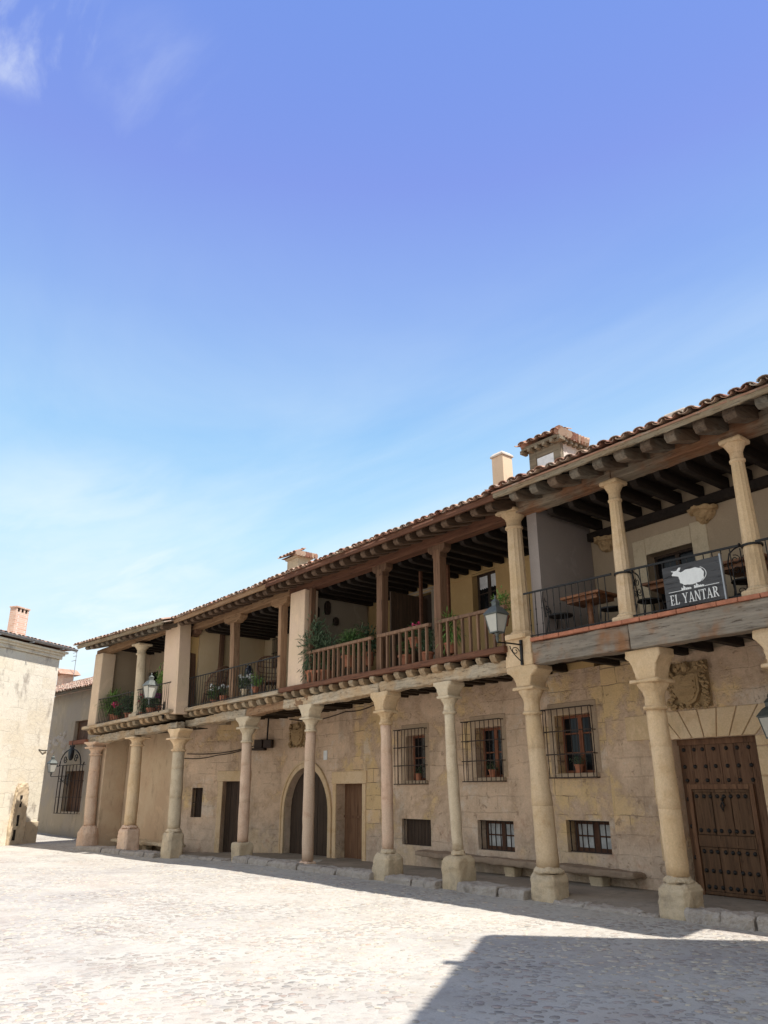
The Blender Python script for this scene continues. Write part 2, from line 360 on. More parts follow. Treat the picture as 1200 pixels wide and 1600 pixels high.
def m_flat(name, c, rough=.7, var=.25, metal=0.0, sc=12, bump=.15, spec=.3):
    n = NT(name); f = n.noise(sc, 5, .65)
    col = n.mix(1.0, c, n.ramp(f, [(.25, (1-var,)*3), (.75, (1+var*.6,)*3)]), 'MULTIPLY')
    return n.done(col, rough, n.bump(f, bump, .008), metal, spec)

def m_leaf(name, c1, c2, c3):
    n = NT(name); r = n.island(); col = n.ramp(r, [(0, c1), (.5, c2), (1, c3)])
    n.b.inputs['Subsurface Weight'].default_value = 0
    return n.done(col, .5, None, 0, .35)

def m_ground(name):
    n = NT(name); v = n.tc.outputs['Object']
    wv = n.N.new('ShaderNodeVectorMath'); wv.operation = 'MULTIPLY_ADD'; n.L.new(n.noise(9, 2, .5, col=True), wv.inputs[0]); wv.inputs[1].default_value = (.05,.05,0); n.L.new(v, wv.inputs[2])
    v1 = n.voro(11, 'F1', n.mapv((1,1,0), vec=wv.outputs[0])); vc = n.voro(11, 'F1', n.mapv((1,1,0), vec=wv.outputs[0]), 'Color')
    bare = n.rng(n.noise(.55, 6, .65), .36, .62)             # where stones show through the dust
    stone = n.rng(v1, .52, .34)
    cs = n.xyz(vc)
    scol = n.ramp(cs[0], [(0, (0.287,0.248,0.213)), (.3, (0.400,0.363,0.317)), (.55, (0.448,0.404,0.357)), (.75, (0.400,0.307,0.254)), (.9, (0.463,0.435,0.396)), (1, (0.216,0.202,0.186))])
    dust = n.ramp(n.noise(1.3, 7, .7), [(.3, (0.423,0.379,0.320)), (.55, (0.479,0.448,0.396)), (.75, (0.463,0.420,0.357))])
    sh = n.math('MULTIPLY', stone, n.math('MULTIPLY', n.math('ADD', bare, .25), .8), True)
    col = n.mix(sh, dust, scol)
    gap = n.math('MULTIPLY', n.rng(n.math('ABSOLUTE', n.math('SUBTRACT', v1, .45)), .07, 0), n.math('MULTIPLY', bare, .75))
    col = n.mix(gap, col, (0.192,0.166,0.134))
    col = n.mix(.8, col, n.ramp(n.noise(.28, 8, .72, n.mapv(loc=(7,1,0))), [(.32, (0.729,0.711,0.753)), (.5, (1.0,1.0,1.0)), (.68, (1.12,1.11,1.09))]), 'MULTIPLY')
    worn = n.rng(n.noise(2.4, 8, .8, n.mapv(loc=(2,5,0))), .58, .70, 0, .6); col = n.mix(worn, col, (0.271,0.244,0.196))
    pink = n.rng(n.noise(.35, 4, .6, n.mapv(loc=(3,9,0))), .52, .7, 0, .2); col = n.mix(pink, col, (0.431,0.307,0.238))
    f = n.noise(60, 4, .7); col = n.mix(.5, col, n.ramp(f, [(.25, (0.622,0.622,0.602)), (.7, (1.1,1.1,1.1))]), 'MULTIPLY')
    h = n.math('ADD', n.math('MULTIPLY', n.math('MULTIPLY', n.rng(v1, .6, 0), sh), 1.2), n.math('MULTIPLY', n.noise(7, 6, .7), .8))
    return n.done(col, .95, n.bump(h, .55, .025), 0, .15)

def m_ashlar(name, c1, c2, c3, bw=.7, rh=.33, mort=(.30,.25,.19)):
    n = NT(name); X = n.xyz(); uv = n.comb(n.math('ADD', n.math('MULTIPLY', X[0], .55), n.math('MULTIPLY', X[1], -.84)), X[2], 0.0)
    wob = n.N.new('ShaderNodeVectorMath'); wob.operation = 'MULTIPLY_ADD'; n.L.new(n.noise(1.4, 5, .6, col=True), wob.inputs[0]); wob.inputs[1].default_value = (.22,.20,0); n.L.new(uv, wob.inputs[2])
    br = n.N.new('ShaderNodeTexBrick'); n.L.new(wob.outputs[0], br.inputs['Vector']); br.inputs['Scale'].default_value = 1
    br.inputs['Brick Width'].default_value = bw; br.inputs['Row Height'].default_value = rh; br.inputs['Mortar Size'].default_value = .008; br.inputs['Mortar Smooth'].default_value = .5
    br.inputs['Color1'].default_value = (0,0,0,1); br.inputs['Color2'].default_value = (1,1,1,1)
    col = n.ramp(br.outputs['Color'], [(0, c1), (.5, c2), (1, c3)])
    a = n.noise(1.0, 6, .7); col = n.mix(n.rng(a, .45, .65, 0, .7), col, c2)
    lm = n.math('MULTIPLY', br.outputs['Fac'], n.rng(n.noise(.9, 4, .6, n.mapv(loc=(4,4,4))), .47, .62))
    col = n.mix(lm, col, mort)
    s = n.rng(n.noise(1.5, 7, .75, n.mapv((1,1,.5), loc=(8,2,3))), .54, .68, 0, .75); col = n.mix(s, col, (.30,.25,.20))
    rub = n.voro(3.2, 'DISTANCE_TO_EDGE', n.mapv((1,1,1.6))); rm = n.math('MULTIPLY', n.rng(rub, .06, .01), n.rng(n.noise(.35, 4, .6, n.mapv(loc=(1,2,3))), .46, .56)); col = n.mix(n.math('MULTIPLY', rm, .55), col, mort)
    f = n.noise(25, 5, .7); col = n.mix(.5, col, n.ramp(f, [(.25, (.72,.7,.68)), (.7, (1.1,1.1,1.1))]), 'MULTIPLY')
    h = n.math('SUBTRACT', n.math('ADD', n.noise(5, 6, .7), n.math('MULTIPLY', f, .3)), n.math('MULTIPLY', lm, .8))
    return n.done(col, .93, n.bump(h, .6, .03))

M = {}
M['back'] = m_backwall('old ashlar and plaster')
M['col_tan'] = m_stone('tan column stone', (0.619,0.447,0.262), (0.652,0.492,0.319), (0.517,0.347,0.193))
M['col_pink'] = m_stone('pink column stone', (0.630,0.441,0.319), (0.619,0.463,0.340), (0.507,0.328,0.228))
M['col_pale'] = m_stone('pale column stone', (0.572,0.470,0.332), (0.626,0.522,0.370), (0.432,0.334,0.224))
M['col_grey'] = m_stone('greyish pedestal stone', (0.534,0.437,0.306), (0.579,0.458,0.306), (0.367,0.298,0.217), 1.3, .7)
M['kerb'] = m_stone('worn kerb stone', (0.359,0.316,0.275), (0.406,0.362,0.319), (0.242,0.204,0.172), 1.5, .9)
M['pave'] = m_stone('pavement slab stone', (0.243,0.205,0.166), (0.297,0.252,0.205), (0.180,0.154,0.124), 1.2, .5)
M['plC'] = m_plaster('ochre gallery plaster', (0.515,0.342,0.157), (0.472,0.301,0.131), .2)
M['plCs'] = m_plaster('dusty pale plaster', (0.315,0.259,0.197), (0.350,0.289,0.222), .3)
M['plD'] = m_plaster('beige gallery plaster', (0.394,0.302,0.207), (0.371,0.282,0.193), .2)
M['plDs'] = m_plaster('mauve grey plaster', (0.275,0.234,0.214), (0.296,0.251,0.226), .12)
M['plB'] = m_plaster('cream gallery plaster', (0.533,0.398,0.241), (0.571,0.444,0.283), .2)
M['plPillar'] = m_plaster('pinkish pillar plaster', (0.670,0.491,0.356), (0.648,0.481,0.326), .35)
M['plOchre'] = m_plaster('ochre pillar plaster', (.55,.37,.16), (.52,.36,.18), .35)
M['plA'] = m_plaster('tan rough plaster', (0.535,0.405,0.274), (0.491,0.352,0.234), .6, 1.4, .6)
M['plApale'] = m_plaster('pale pillar plaster', (0.638,0.500,0.362), (0.605,0.457,0.323), .3)
M['plPass'] = m_plaster('grey tan plaster', (0.449,0.377,0.303), (0.491,0.399,0.283), .6, .8, .6)
M['ash'] = m_ashlar('cream ashlar', (.72,.65,.51), (.76,.69,.56), (.70,.61,.46), 1.05, .41, (.56,.49,.39))
M['woodC'] = m_wood('red brown timber X', (0.070,0.028,0.016), (0.127,0.054,0.030), (0.176,0.082,0.046), 'X')
M['woodCz'] = m_wood('red brown timber Z', (0.082,0.041,0.024), (0.152,0.082,0.048), (0.205,0.119,0.072), 'Z')
M['woodCy'] = m_wood('dark rafter timber', (0.061,0.034,0.022), (0.107,0.066,0.042), (0.156,0.102,0.068), 'Y')
M['woodD'] = m_wood('grey weathered beam', (.14,.065,.03), (.23,.115,.055), (.31,.17,.09), 'X', (.215,.19,.155), .72)
M['woodDb'] = m_wood('brown grey roof beam', (.12,.055,.03), (.22,.105,.055), (.30,.165,.09), 'X', (.23,.19,.14), .5)
M['woodDr'] = m_wood('grey weathered rafter', (0.072,0.045,0.030), (0.130,0.087,0.059), (0.194,0.140,0.096), 'Y', (0.166,0.143,0.112), .55)
M['woodDe'] = m_wood('pale weathered fascia', (0.123,0.082,0.048), (0.220,0.159,0.098), (0.308,0.232,0.148), 'X', (0.238,0.194,0.135), .6)
M['woodL'] = m_wood('bleached beam', (.27,.18,.10), (.42,.30,.185), (.52,.40,.26), 'X', (.40,.335,.25), .45)
M['woodLy'] = m_wood('bleached joist with inner shade', (.22,.135,.07), (.35,.235,.135), (.45,.33,.20), 'Y', (.30,.24,.165), .4, inner_shade=True)
M['woodB'] = m_wood('warm brown beam', (0.164,0.082,0.040), (0.279,0.164,0.088), (0.344,0.221,0.128), 'X')
M['woodBz'] = m_wood('warm brown post', (.19,.10,.055), (.32,.19,.11), (.41,.27,.165), 'Z')
M['woodBd'] = m_wood('dark brown post', (.09,.045,.028), (.16,.085,.05), (.22,.125,.08), 'Z')
M['woodDoor'] = m_wood('old door plank', (0.074,0.036,0.019), (0.143,0.071,0.038), (0.220,0.119,0.065), 'Z', None, .5, .7)
M['woodDoorD'] = m_wood('dark door plank', (.032,.021,.015), (.06,.038,.026), (.095,.06,.04), 'Z', None, .5, .7)
M['woodRail'] = m_wood('balustrade timber', (0.119,0.063,0.037), (0.196,0.112,0.068), (0.259,0.158,0.099), 'Z')
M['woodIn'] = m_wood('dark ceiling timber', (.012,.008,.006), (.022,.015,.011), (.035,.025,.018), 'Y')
M['woodWk'] = m_wood('old wicket plank', (0.044,0.025,0.013), (0.094,0.049,0.025), (0.144,0.080,0.043), 'Z', None, .5, .7)
M['winwood'] = m_wood('red brown window frame', (.14,.05,.028), (.23,.085,.045), (.30,.13,.07), 'Z')
M['tile'] = m_tile('terracotta roof tile')
M['tilep'] = m_tile('weathered pale roof tile', 1.0)
M['brickledge'] = m_flat('terracotta ledge', (.42,.165,.095), .85, .35, 0, 7, .4)
M['iron'] = m_flat('black iron', (.022,.02,.019), .55, .4, .4, 30, .3, .4)
M['iron_rust'] = m_flat('rusty dark iron', (.05,.032,.024), .7, .5, .3, 30, .3, .4)
M['glass'] = m_flat('dark window glass', (.009,.009,.010), .12, .2, 0, 2, .02, .22)
M['curtain'] = m_flat('white curtain', (.72,.72,.72), .9, .3, 0, 6, .3)
M['pot'] = m_flat('terracotta pot', (.40,.155,.085), .85, .3, 0, 9, .3)
M['leaf'] = m_leaf('green leaf', (.035,.075,.022), (.06,.12,.03), (.10,.17,.05))
M['leaf_l'] = m_leaf('light green leaf', (.08,.16,.03), (.14,.25,.05), (.20,.32,.08))
M['leaf_d'] = m_leaf('dusky green leaf', (.04,.07,.035), (.065,.105,.05), (.10,.14,.075))
M['stem'] = m_flat('plant stem', (.13,.12,.06), .8)
M['pink'] = m_leaf('pink petals', (.55,.03,.12), (.65,.05,.16), (.7,.12,.22))
M['purple'] = m_leaf('purple petals', (.16,.02,.10), (.22,.03,.14), (.28,.05,.2))
M['whitefl'] = m_leaf('white petals', (.6,.58,.55), (.7,.68,.66), (.75,.74,.72))
M['soil'] = m_flat('soil', (.05,.035,.025), .95)
M['ground'] = m_ground('dusty cobbles')
M['cobble'] = None
M['lampglass'] = m_flat('frosted lamp glass', (.46,.44,.38), .35, .12, 0, 5, .05, .5)
M['lampmetal'] = m_flat('green black lamp metal', (.115,.125,.115), .55, .35, .3, 18, .2, .4)
M['zinc'] = m_flat('zinc gutter', (.33,.34,.35), .5, .3, .6, 6, .1, .5)
M['wicker'] = m_flat('brown wicker', (.16,.085,.05), .8, .6, 0, 55, .8)
M['white'] = m_flat('white paint', (.72,.72,.70), .6, .12)
M['board'] = m_wood('grey sign board', (.035,.035,.037), (.055,.055,.058), (.085,.085,.088), 'X', (.06,.06,.063), .5, .65)
M['tabletop'] = m_wood('varnished table wood', (.12,.05,.025), (.21,.09,.042), (.28,.135,.065), 'X', None, .5, .45)
M['mortar'] = m_stone('pale mortar', (.58,.50,.42), (.62,.55,.47), (.45,.37,.3), 2)
M['bench'] = m_stone('bench stone', (0.297,0.220,0.160), (0.330,0.249,0.181), (0.198,0.141,0.104), 1.4, .8)
M['winframe'] = m_wood('dark window frame', (.06,.03,.02), (.105,.05,.03), (.15,.075,.045), 'Z')
M['surround'] = m_stone('window surround', (0.440,0.326,0.218), (0.470,0.347,0.241), (0.280,0.200,0.144), 1.2, .6)
M['sheer'] = m_flat('grey white sheer', (.50,.50,.49), .9, .45, 0, 5, .3)
M['carved'] = m_stone('carved arms stone', (0.414,0.280,0.144), (0.450,0.310,0.166), (0.252,0.159,0.083), 2.5, .9)
M['bluejug'] = m_flat('dark blue glaze', (.015,.02,.035), .2, .2, 0, 5, .05, .6)
M['dark'] = m_flat('dark interior', (.02,.016,.013), .95)
def m_brick(name):
    n = NT(name); X = n.xyz(); br = n.N.new('ShaderNodeTexBrick'); n.L.new(n.comb(n.math('ADD', X[0], X[1]), X[2], 0.0), br.inputs['Vector'])
    br.inputs['Scale'].default_value = 1; br.inputs['Brick Width'].default_value = .24; br.inputs['Row Height'].default_value = .075; br.inputs['Mortar Size'].default_value = .008
    br.inputs['Color1'].default_value = (.60,.36,.25,1); br.inputs['Color2'].default_value = (.68,.47,.35,1); br.inputs['Mortar'].default_value = (.66,.6,.52,1)
    col = n.mix(.4, br.outputs['Color'], n.ramp(n.noise(9, 5, .7), [(.3, (.7,.68,.66)), (.7, (1.1,1.1,1.1))]), 'MULTIPLY')
    return n.done(col, .9, n.bump(br.outputs['Fac'], -.3, .01))
M['brick'] = m_brick('chimney brick')
def m_cobble():
    n = NT('river cobble'); r = n.island()
    col = n.ramp(r, [(0, (0.269,0.232,0.190)), (.3, (0.411,0.363,0.293)), (.5, (0.466,0.412,0.333)), (.7, (0.393,0.279,0.214)), (.85, (0.493,0.446,0.371)), (1, (0.250,0.227,0.198))])
    col = n.mix(n.rng(n.noise(14, 5, .7), .4, .62, 0, .8), col, (0.519,0.464,0.371))
    return n.done(col, .85, n.bump(n.noise(40, 4, .7), .3, .006))
M['cobble'] = m_cobble()

# ------------------------------------------------------------------ builders for buildings
def wall_mesh(s0, s1, z0, z1, d0, d1, ops=()):
    mb = MB()
    ss = sorted({s0, s1, *[q for o in ops for q in (o['s0'], o['s1'])]}); zs = sorted({z0, z1, *[q for o in ops for q in (o['z0'], o['z1'])]})
    for i in range(len(ss)-1):
        for j in range(len(zs)-1):
            a, b, c, e = ss[i], ss[i+1], zs[j], zs[j+1]; cx, cz = (a+b)/2, (c+e)/2
            if any(o['s0'] < cx < o['s1'] and o['z0'] < cz < o['z1'] for o in ops): continue
            mb.add([(a,d0,c),(b,d0,c),(b,d0,e),(a,d0,e)], [(0,1,2,3)]); mb.add([(a,d1,c),(b,d1,c),(b,d1,e),(a,d1,e)], [(3,2,1,0)])
    def q(p0, p1):           # strip through the thickness
        mb.add([(p0[0],d0,p0[1]),(p1[0],d0,p1[1]),(p1[0],d1,p1[1]),(p0[0],d1,p0[1])], [(0,1,2,3)])
    for p0, p1 in (((s0,z0),(s1,z0)),((s1,z0),(s1,z1)),((s1,z1),(s0,z1)),((s0,z1),(s0,z0))): q(p0, p1)
    for o in ops:
        a, b, c, e = o['s0'], o['s1'], o['z0'], o['z1']
        if o.get('arch'):
            r = (b-a)/2; n = 20; pts = [((a+b)/2-r*math.cos(math.pi*k/n), e-r+r*math.sin(math.pi*k/n)) for k in range(n+1)]
            for k in range(n):
                p, p2 = pts[k], pts[k+1]
                mb.add([(p[0],d0,p[1]),(p2[0],d0,p2[1]),(p2[0],d0,e),(p[0],d0,e)], [(0,1,2,3)]); mb.add([(p[0],d1,p[1]),(p2[0],d1,p2[1]),(p2[0],d1,e),(p[0],d1,e)], [(3,2,1,0)])
                q(p2, p)
            q((a,e-r),(a,c)); q((b,c),(b,e-r)); q((a,c),(b,c))
        else:
            q((a,e),(a,c)); q((b,c),(b,e)); q((a,c),(b,c)); q((b,e),(a,e))
    return mb
def op(tl, br, fr=BACK, d=0.0, **k):
    s0, z1 = fr.pix(*tl, d); s1, z0 = fr.pix(*br, d); return dict(s0=s0, s1=s1, z0=z0, z1=z1, **k)
def window(parent, o, d, fr=BACK, mat='winwood', leaves=2, rails=(), pane='glass', fw=.055, curtain=None, name='window'):
    a, b, c, e = o['s0']-.01, o['s1']+.01, o['z0']-.01, o['z1']+.01
    mb = MB()
    mb.box(a,a+fw,d,d+.05,c,e).box(b-fw,b,d,d+.05,c,e).box(a+fw,b-fw,d+.001,d+.049,c,c+fw).box(a+fw,b-fw,d+.001,d+.049,e-fw,e)
    for k in range(1, leaves):
        x = a+(b-a)*k/leaves; mb.box(x-fw*.75,x+fw*.75,d+.004,d+.046,c+fw,e-fw)
    for k in range(leaves):
        x0 = a+(b-a)*k/leaves+fw*.7; x1 = a+(b-a)*(k+1)/leaves-fw*.7
        for r in rails: z = c+(e-c)*r; mb.box(x0,x1,d+.01,d+.04,z-.014,z+.014)
    w = mb.build(name, M[mat], parent, fr, bevel=.004)
    MB().box(a+.01,b-.01,d+.027,d+.033,c+.01,e-.01).build('pane', M[pane], w, fr)
    if curtain: 
        mb = MB()
        for k in range(leaves):
            x0 = a+(b-a)*k/leaves+fw*.8; x1 = a+(b-a)*(k+1)/leaves-fw*.8; n = 14; zz = e-fw-.002; zb = c+(e-c)*curtain
            vs = []
            for i in range(n+1):
                x = x0+(x1-x0)*i/n; y = d+.016+.006*math.sin(i*2.1); vs += [(x,y,zz),(x,y,zb+.012*math.sin(i*1.7))]
            mb.add(vs, [(2*i,2*i+2,2*i+3,2*i+1) for i in range(n)])
        mb.build('curtain', M['curtain'], w, fr)
    return w
def grille(parent, s0, s1, z0, z1, d, fr=BACK, nv=8, nh=3, r=.008, cage=.16, ext=.05, rnd=None):
    mb = MB(); rd = rnd or random.Random(3)
    for i in range(nv):
        s = s0+(s1-s0)*i/(nv-1); mb.tube([(s,d-cage,z0-.01),(s+rd.uniform(-.006,.006),d-cage-rd.uniform(0,.008),(z0+z1)/2),(s,d-cage,z1+.01)], r, 5)
    for j in range(nh):
        z = z0+(z1-z0)*j/(nh-1); mb.beam((s0-ext,d-cage-.004,z),(s1+ext,d-cage-.004,z), .012, .022)
        if cage > .03:
            for s in (s0, s1): mb.beam((s,d-cage,z),(s,d+.01,z), .012, .016)
    if cage > .03:
        for s in (s0, s1):
            for k in (1,): mb.tube([(s,d-cage*.5,z0),(s,d-cage*.5,z1)], r, 5)
    return mb.build('grille', M['iron_rust'], parent, fr)
def column(parent, fr, s, d, z0, zp, zr, za, zt, r0, r1, lean=0.0, ped='sq', pw=.23, blk=.3, blkd=.2, mat='col_tan', pmat='col_grey', cmat=None, sd=1, label=None):
    H = zr-zp
    L = lambda z: lean*(z-zp)/H
    prof = []
    for k in range(9):
        t = k/8; r = r0+(r1-r0)*t + .012*math.sin(math.pi*t)*(1-t); prof.append((r, zp+H*t, lean*t+.010*math.sin(math.pi*t)*math.sin(sd*2.3), .008*math.sin(math.pi*t)*math.cos(sd*1.7)))
        if k in (3, 6) and (sd+k) % 4 != 0: prof += [(r*.995, zp+H*t+.012, *prof[-1][2:]), (r*.955, zp+H*t+.018, *prof[-1][2:]), (r*1.0, zp+H*t+.024, *prof[-1][2:])]
    sh = MB().lathe(prof, (s,d), 22, .008, sd).build('column', M[mat], parent, fr, smooth=True, rough=(.022,.13,1))
    if label: sh['label'] = label
    pb = MB()
    if ped == 'sq':
        pb.sq([(pw,pw,z0-.1),(pw*1.01,pw,z0+.03),(pw,pw,(z0+zp)/2-.05),(pw*.99,pw*.98,zp-.17),(pw*.9,pw*.9,zp-.12),(pw*.72,pw*.72,zp-.075)], (s,d), .24, .022, sd)
        pb.lathe([(r0*1.32,zp-.085),(r0*1.36,zp-.05),(r0*1.18,zp-.022),(r0*1.05,zp+.006)], (s,d), 20, .006, sd)
    elif ped == 'round':
        pb.lathe([(pw,z0-.1),(pw*1.02,z0+.15),(pw*.97,zp-.22),(pw*.8,zp-.08),(r0*1.03,zp+.01)], (s,d), 20, .03, sd)
    elif ped == 'low':
        pb.sq([(pw,pw,z0-.1),(pw,pw,zp-.07),(pw*.94,pw*.94,zp-.02),(r0*1.1,r0*1.1,zp)], (s,d), .1, .015, sd)
    else:
        pb.sq([(r0*1.25,r0*1.25,z0-.06),(r0*1.2,r0*1.2,zp-.03),(r0*1.05,r0*1.05,zp+.003)], (s,d), .3, .008, sd)
    pb.build('pedestal', M[pmat], sh, fr, bevel=.03, rough=(.05, .16, 3), smooth=True, auto=50)
    cb = MB(); x = s+lean; k = za-zr
    cb.lathe([(r1*1.0,zr-.03),(r1*1.26,zr-.012),(r1*1.28,zr+.02),(r1*1.04,zr+.035),(r1*1.03,zr+k*.45),(r1*1.2,zr+k*.62),(r1*1.62,zr+k*.86),(r1*1.66,za-.02)], (x,d), 20, .006, sd)
    cb.sq([(r1*1.72,r1*1.72,za-.03),(r1*1.8,r1*1.8,za),(r1*1.72,r1*1.72,za+.025)], (x,d), .08, .008, sd)
    if zt-za > .12:
        h = zt-za; a = max(r1*1.25, .13)
        cb.sq([(a,blkd*.92,za+.022),(a*1.03,blkd*.95,za+h*.25),(a+(blk-a)*.28,blkd,za+h*.5),(a+(blk-a)*.72,blkd*1.02,za+h*.68),(blk,blkd*1.04,za+h*.76),(blk,blkd*1.04,zt-.004)], (x,d), .1, .012, sd)
    cb.build('capital', M[cmat or mat], sh, fr, bevel=.012, rough=(.03,.09,2), smooth=True, auto=45)
    return sh
def gallery_column(parent, fr, s, d, z0, z1, r0, r1, lean=0.0, mat='col_tan', sd=1, flute=True):
    H = z1-z0; n = 24; vs = []; zs = [(.07, r0*1.0)]+[(.07+(H-.42)*t, r0+(r1-r0)*t) for t in (.15,.35,.55,.75,.9,1.0)]
    mb = MB()
    for (z, r) in zs:
        for k in range(n):
            a = 2*math.pi*k/n; q = r*(1-(.07 if (flute and k % 2) else 0)); v = Vector((s+lean*z/H+q*math.cos(a), d+q*math.sin(a), z0+z)); v += noise.noise_vector(v*4)*.006; vs.append(v)
    m = len(zs); fs = [(i*n+k, i*n+(k+1) % n, (i+1)*n+(k+1) % n, (i+1)*n+k) for i in range(m-1) for k in range(n)]
    mb.add(vs, fs+[tuple(range(n-1,-1,-1)), tuple((m-1)*n+k for k in range(n))])
    c = mb.build('gallery_column', M[mat], parent, fr, smooth=True, auto=28)
    b = MB().sq([(r0*1.38,r0*1.38,z0-.05),(r0*1.38,r0*1.38,z0+.035),(r0*1.2,r0*1.2,z0+.05)], (s,d), .15, .008, sd)
    b.lathe([(r0*1.24,z0+.045),(r0*1.26,z0+.07),(r0*1.05,z0+.1)], (s,d), 20); b.build('column_base', M[mat], c, fr, bevel=.008)
    x = s+lean; q = MB()
    q.lathe([(r1*1.0,z1-.36),(r1*1.2,z1-.345),(r1*1.22,z1-.315),(r1*1.0,z1-.3),(r1*1.0,z1-.2),(r1*1.25,z1-.15),(r1*1.65,z1-.08),(r1*1.65,z1-.065)], (x,d), 20)
    q.sq([(r1*1.75,r1*1.75,z1-.07),(r1*1.82,r1*1.82,z1-.03),(r1*1.7,r1*1.7,z1-.002)], (x,d), .08, .006, sd); q.build('capital', M[mat], c, fr, bevel=.006)
    return c
def tiles(mb, fr_s0, fr_s1, d0, z0, d1, z1, pitch=.205, row=.37, sd=0, rows=None, jit=1.0, flip=1):
    rd = random.Random(sd); Ls = math.hypot(d1-d0, z1-z0); td = np.array([0, (d1-d0)/Ls, (z1-z0)/Ls]); up = np.array([0, -(z1-z0)/Ls*flip, abs(d1-d0)/Ls]); sx = np.array([1.0,0,0])
    nrow = rows or int(Ls/row)+1; ncol = int(round((fr_s1-fr_s0)/pitch)); pitch = (fr_s1-fr_s0)/ncol; ns = 6
    def arc(base, t0, t1, r0, r1, th, sgn, lift0, lift1, lim):
        vs = []; lo = []
        for (t, r, lf) in ((t0, r0, lift0), (t1, r1, lift1)):
            for rr in (r, r-th):
                for k in range(ns+1):
                    a = math.pi*k/ns; vs.append(base+td*t+sx*(rr*math.cos(a))+up*(sgn*rr*math.sin(a)*.56+lf))
        m = ns+1; fs = []
        for k in range(ns):
            fs += [(k,k+1,2*m+k+1,2*m+k),(m+k,3*m+k,3*m+k+1,m+k+1),(k,m+k,m+k+1,k+1)]
        mb.add(vs, fs)
    for c in range(ncol):
        for r in range(nrow):
            t0 = r*row-(.05 if r == 0 else 0)+rd.uniform(-.025,.025)*jit; t1 = min(t0+row+.07, Ls)
            if t0 > Ls-.05: continue
            b = np.array([fr_s0+pitch*(c+.5)+rd.uniform(-.012,.012)*jit, d0, z0]); lf = rd.uniform(0,.016)*jit
            arc(b, t0, t1, pitch*.46, pitch*.37, .016, 1, .035+lf+.014, .035+lf, 0)
            if r < 2:
                b2 = np.array([fr_s0+pitch*c+rd.uniform(-.01,.01)*jit, d0, z0]); arc(b2, t0-.0, t1, pitch*.40, pitch*.40, .016, -1, .075, .07, 0)
    return mb
def roof(parent, fr, s0, s1, de, ze, dr, zr, mat='tile', sd=0, back=True, zb=None):
    mb = MB(); tiles(mb, s0, s1, de, ze, dr, zr, sd=sd)
    mb.prism([(de,ze),(dr,zr),(2*dr-de,ze),(2*dr-de,ze-.03),(dr,zr-.05),(de,ze-.03)], lambda a,b,t: (t,a,b), s0, s1)
    rd = random.Random(sd+5)
    n = int((s1-s0)/.4)
    for i in range(n): mb.tube([(s0+(s1-s0)*i/n,dr,zr+.03+rd.uniform(0,.02)),(s0+(s1-s0)*(i+1.1)/n,dr,zr+.03)], .1, 8)
    nn = int((s1-s0)/.41)
    for i in range(nn):
        x = s0+(s1-s0)*(i+.5)/nn; mb.tube([(x,dr+.1,zr-.02),(x,2*dr-de,ze+.03)], .075, 6)
    return mb.build('roof', M[mat], parent, fr, recalc=False)
def rafters(parent, fr, s0, s1, de, ze, din, slope, sp, w, h, mat, jit=.01, sd=0, round_end=True):
    n = max(1, int(round((s1-s0)/sp))); rd = random.Random(sd)
    for i in range(n):
        s = s0+(s1-s0)*(i+.5)/n+rd.uniform(-.03,.03); t = -h-.015+rd.uniform(-.012,.012)
        ww = w*rd.uniform(.88,1.12)
        # side profile with a rounded, slightly carved nose
        pr = [(de+.02,-.015),(de+.01,t*.55),(de+.07,t*.92),(de+.17,t*1.0),(din,t),(din,-.015)]
        mb = MB(); vs = []
        for (x, k) in ((s-ww/2, 0), (s+ww/2, 1)):
            for (dd, q) in pr:
                v = Vector((x, dd, ze+slope*(dd-de)+q)); v += noise.noise_vector(v*3+Vector((sd,i,0)))*jit; vs.append(v)
        m = len(pr); mb.add(vs, [tuple(range(m)), tuple(range(2*m-1, m-1, -1))]+[(j, j+m, (j+1) % m+m, (j+1) % m) for j in range(m)])
        mb.build('rafter', M[mat], parent, fr, bevel=.012)
def joists(parent, fr, s0, s1, d0, d1, z0, z1, sp, w, mat, jit=.012, sd=0, name='floor_joist', slope=0.0, d1f=None):
    n = max(1, int(round((s1-s0)/sp))); rd = random.Random(sd)
    for i in range(n):
        s = s0+(s1-s0)*(i+.5)/n+rd.uniform(-.03,.03); ww = w*rd.uniform(.85,1.15); h = z1-z0; dd = d0+rd.uniform(-.02,.03); q = slope*(s-s0)
        pr = [(dd+.015,z1),(dd,z1-h*.35),(dd+.05,z0+h*.12),(dd+.14,z0),((d1f(s) if d1f else d1),z0),((d1f(s) if d1f else d1),z1)]
        vs = []
        for x in (s-ww/2, s+ww/2):
            for (a, b) in pr:
                v = Vector((x, a, b+q)); v += noise.noise_vector(v*4+Vector((sd,i,0)))*jit; vs.append(v)
        m = len(pr); MB().add(vs, [tuple(range(m)), tuple(range(2*m-1, m-1, -1))]+[(j, j+m, (j+1) % m+m, (j+1) % m) for j in range(m)]).build(name, M[mat], parent, fr, bevel=.012)
def by(x): return 1.85-.055*x                 # depth of the back wall in the ROW frame
def spiral(c, r, a0, turns, fx, n=14, sgn=1):
    return [fx(c[0]+r*(1-.75*k/n)*math.cos(a0+sgn*turns*2*math.pi*k/n), c[1]+r*(1-.75*k/n)*math.sin(a0+sgn*turns*2*math.pi*k/n)) for k in range(n+1)]
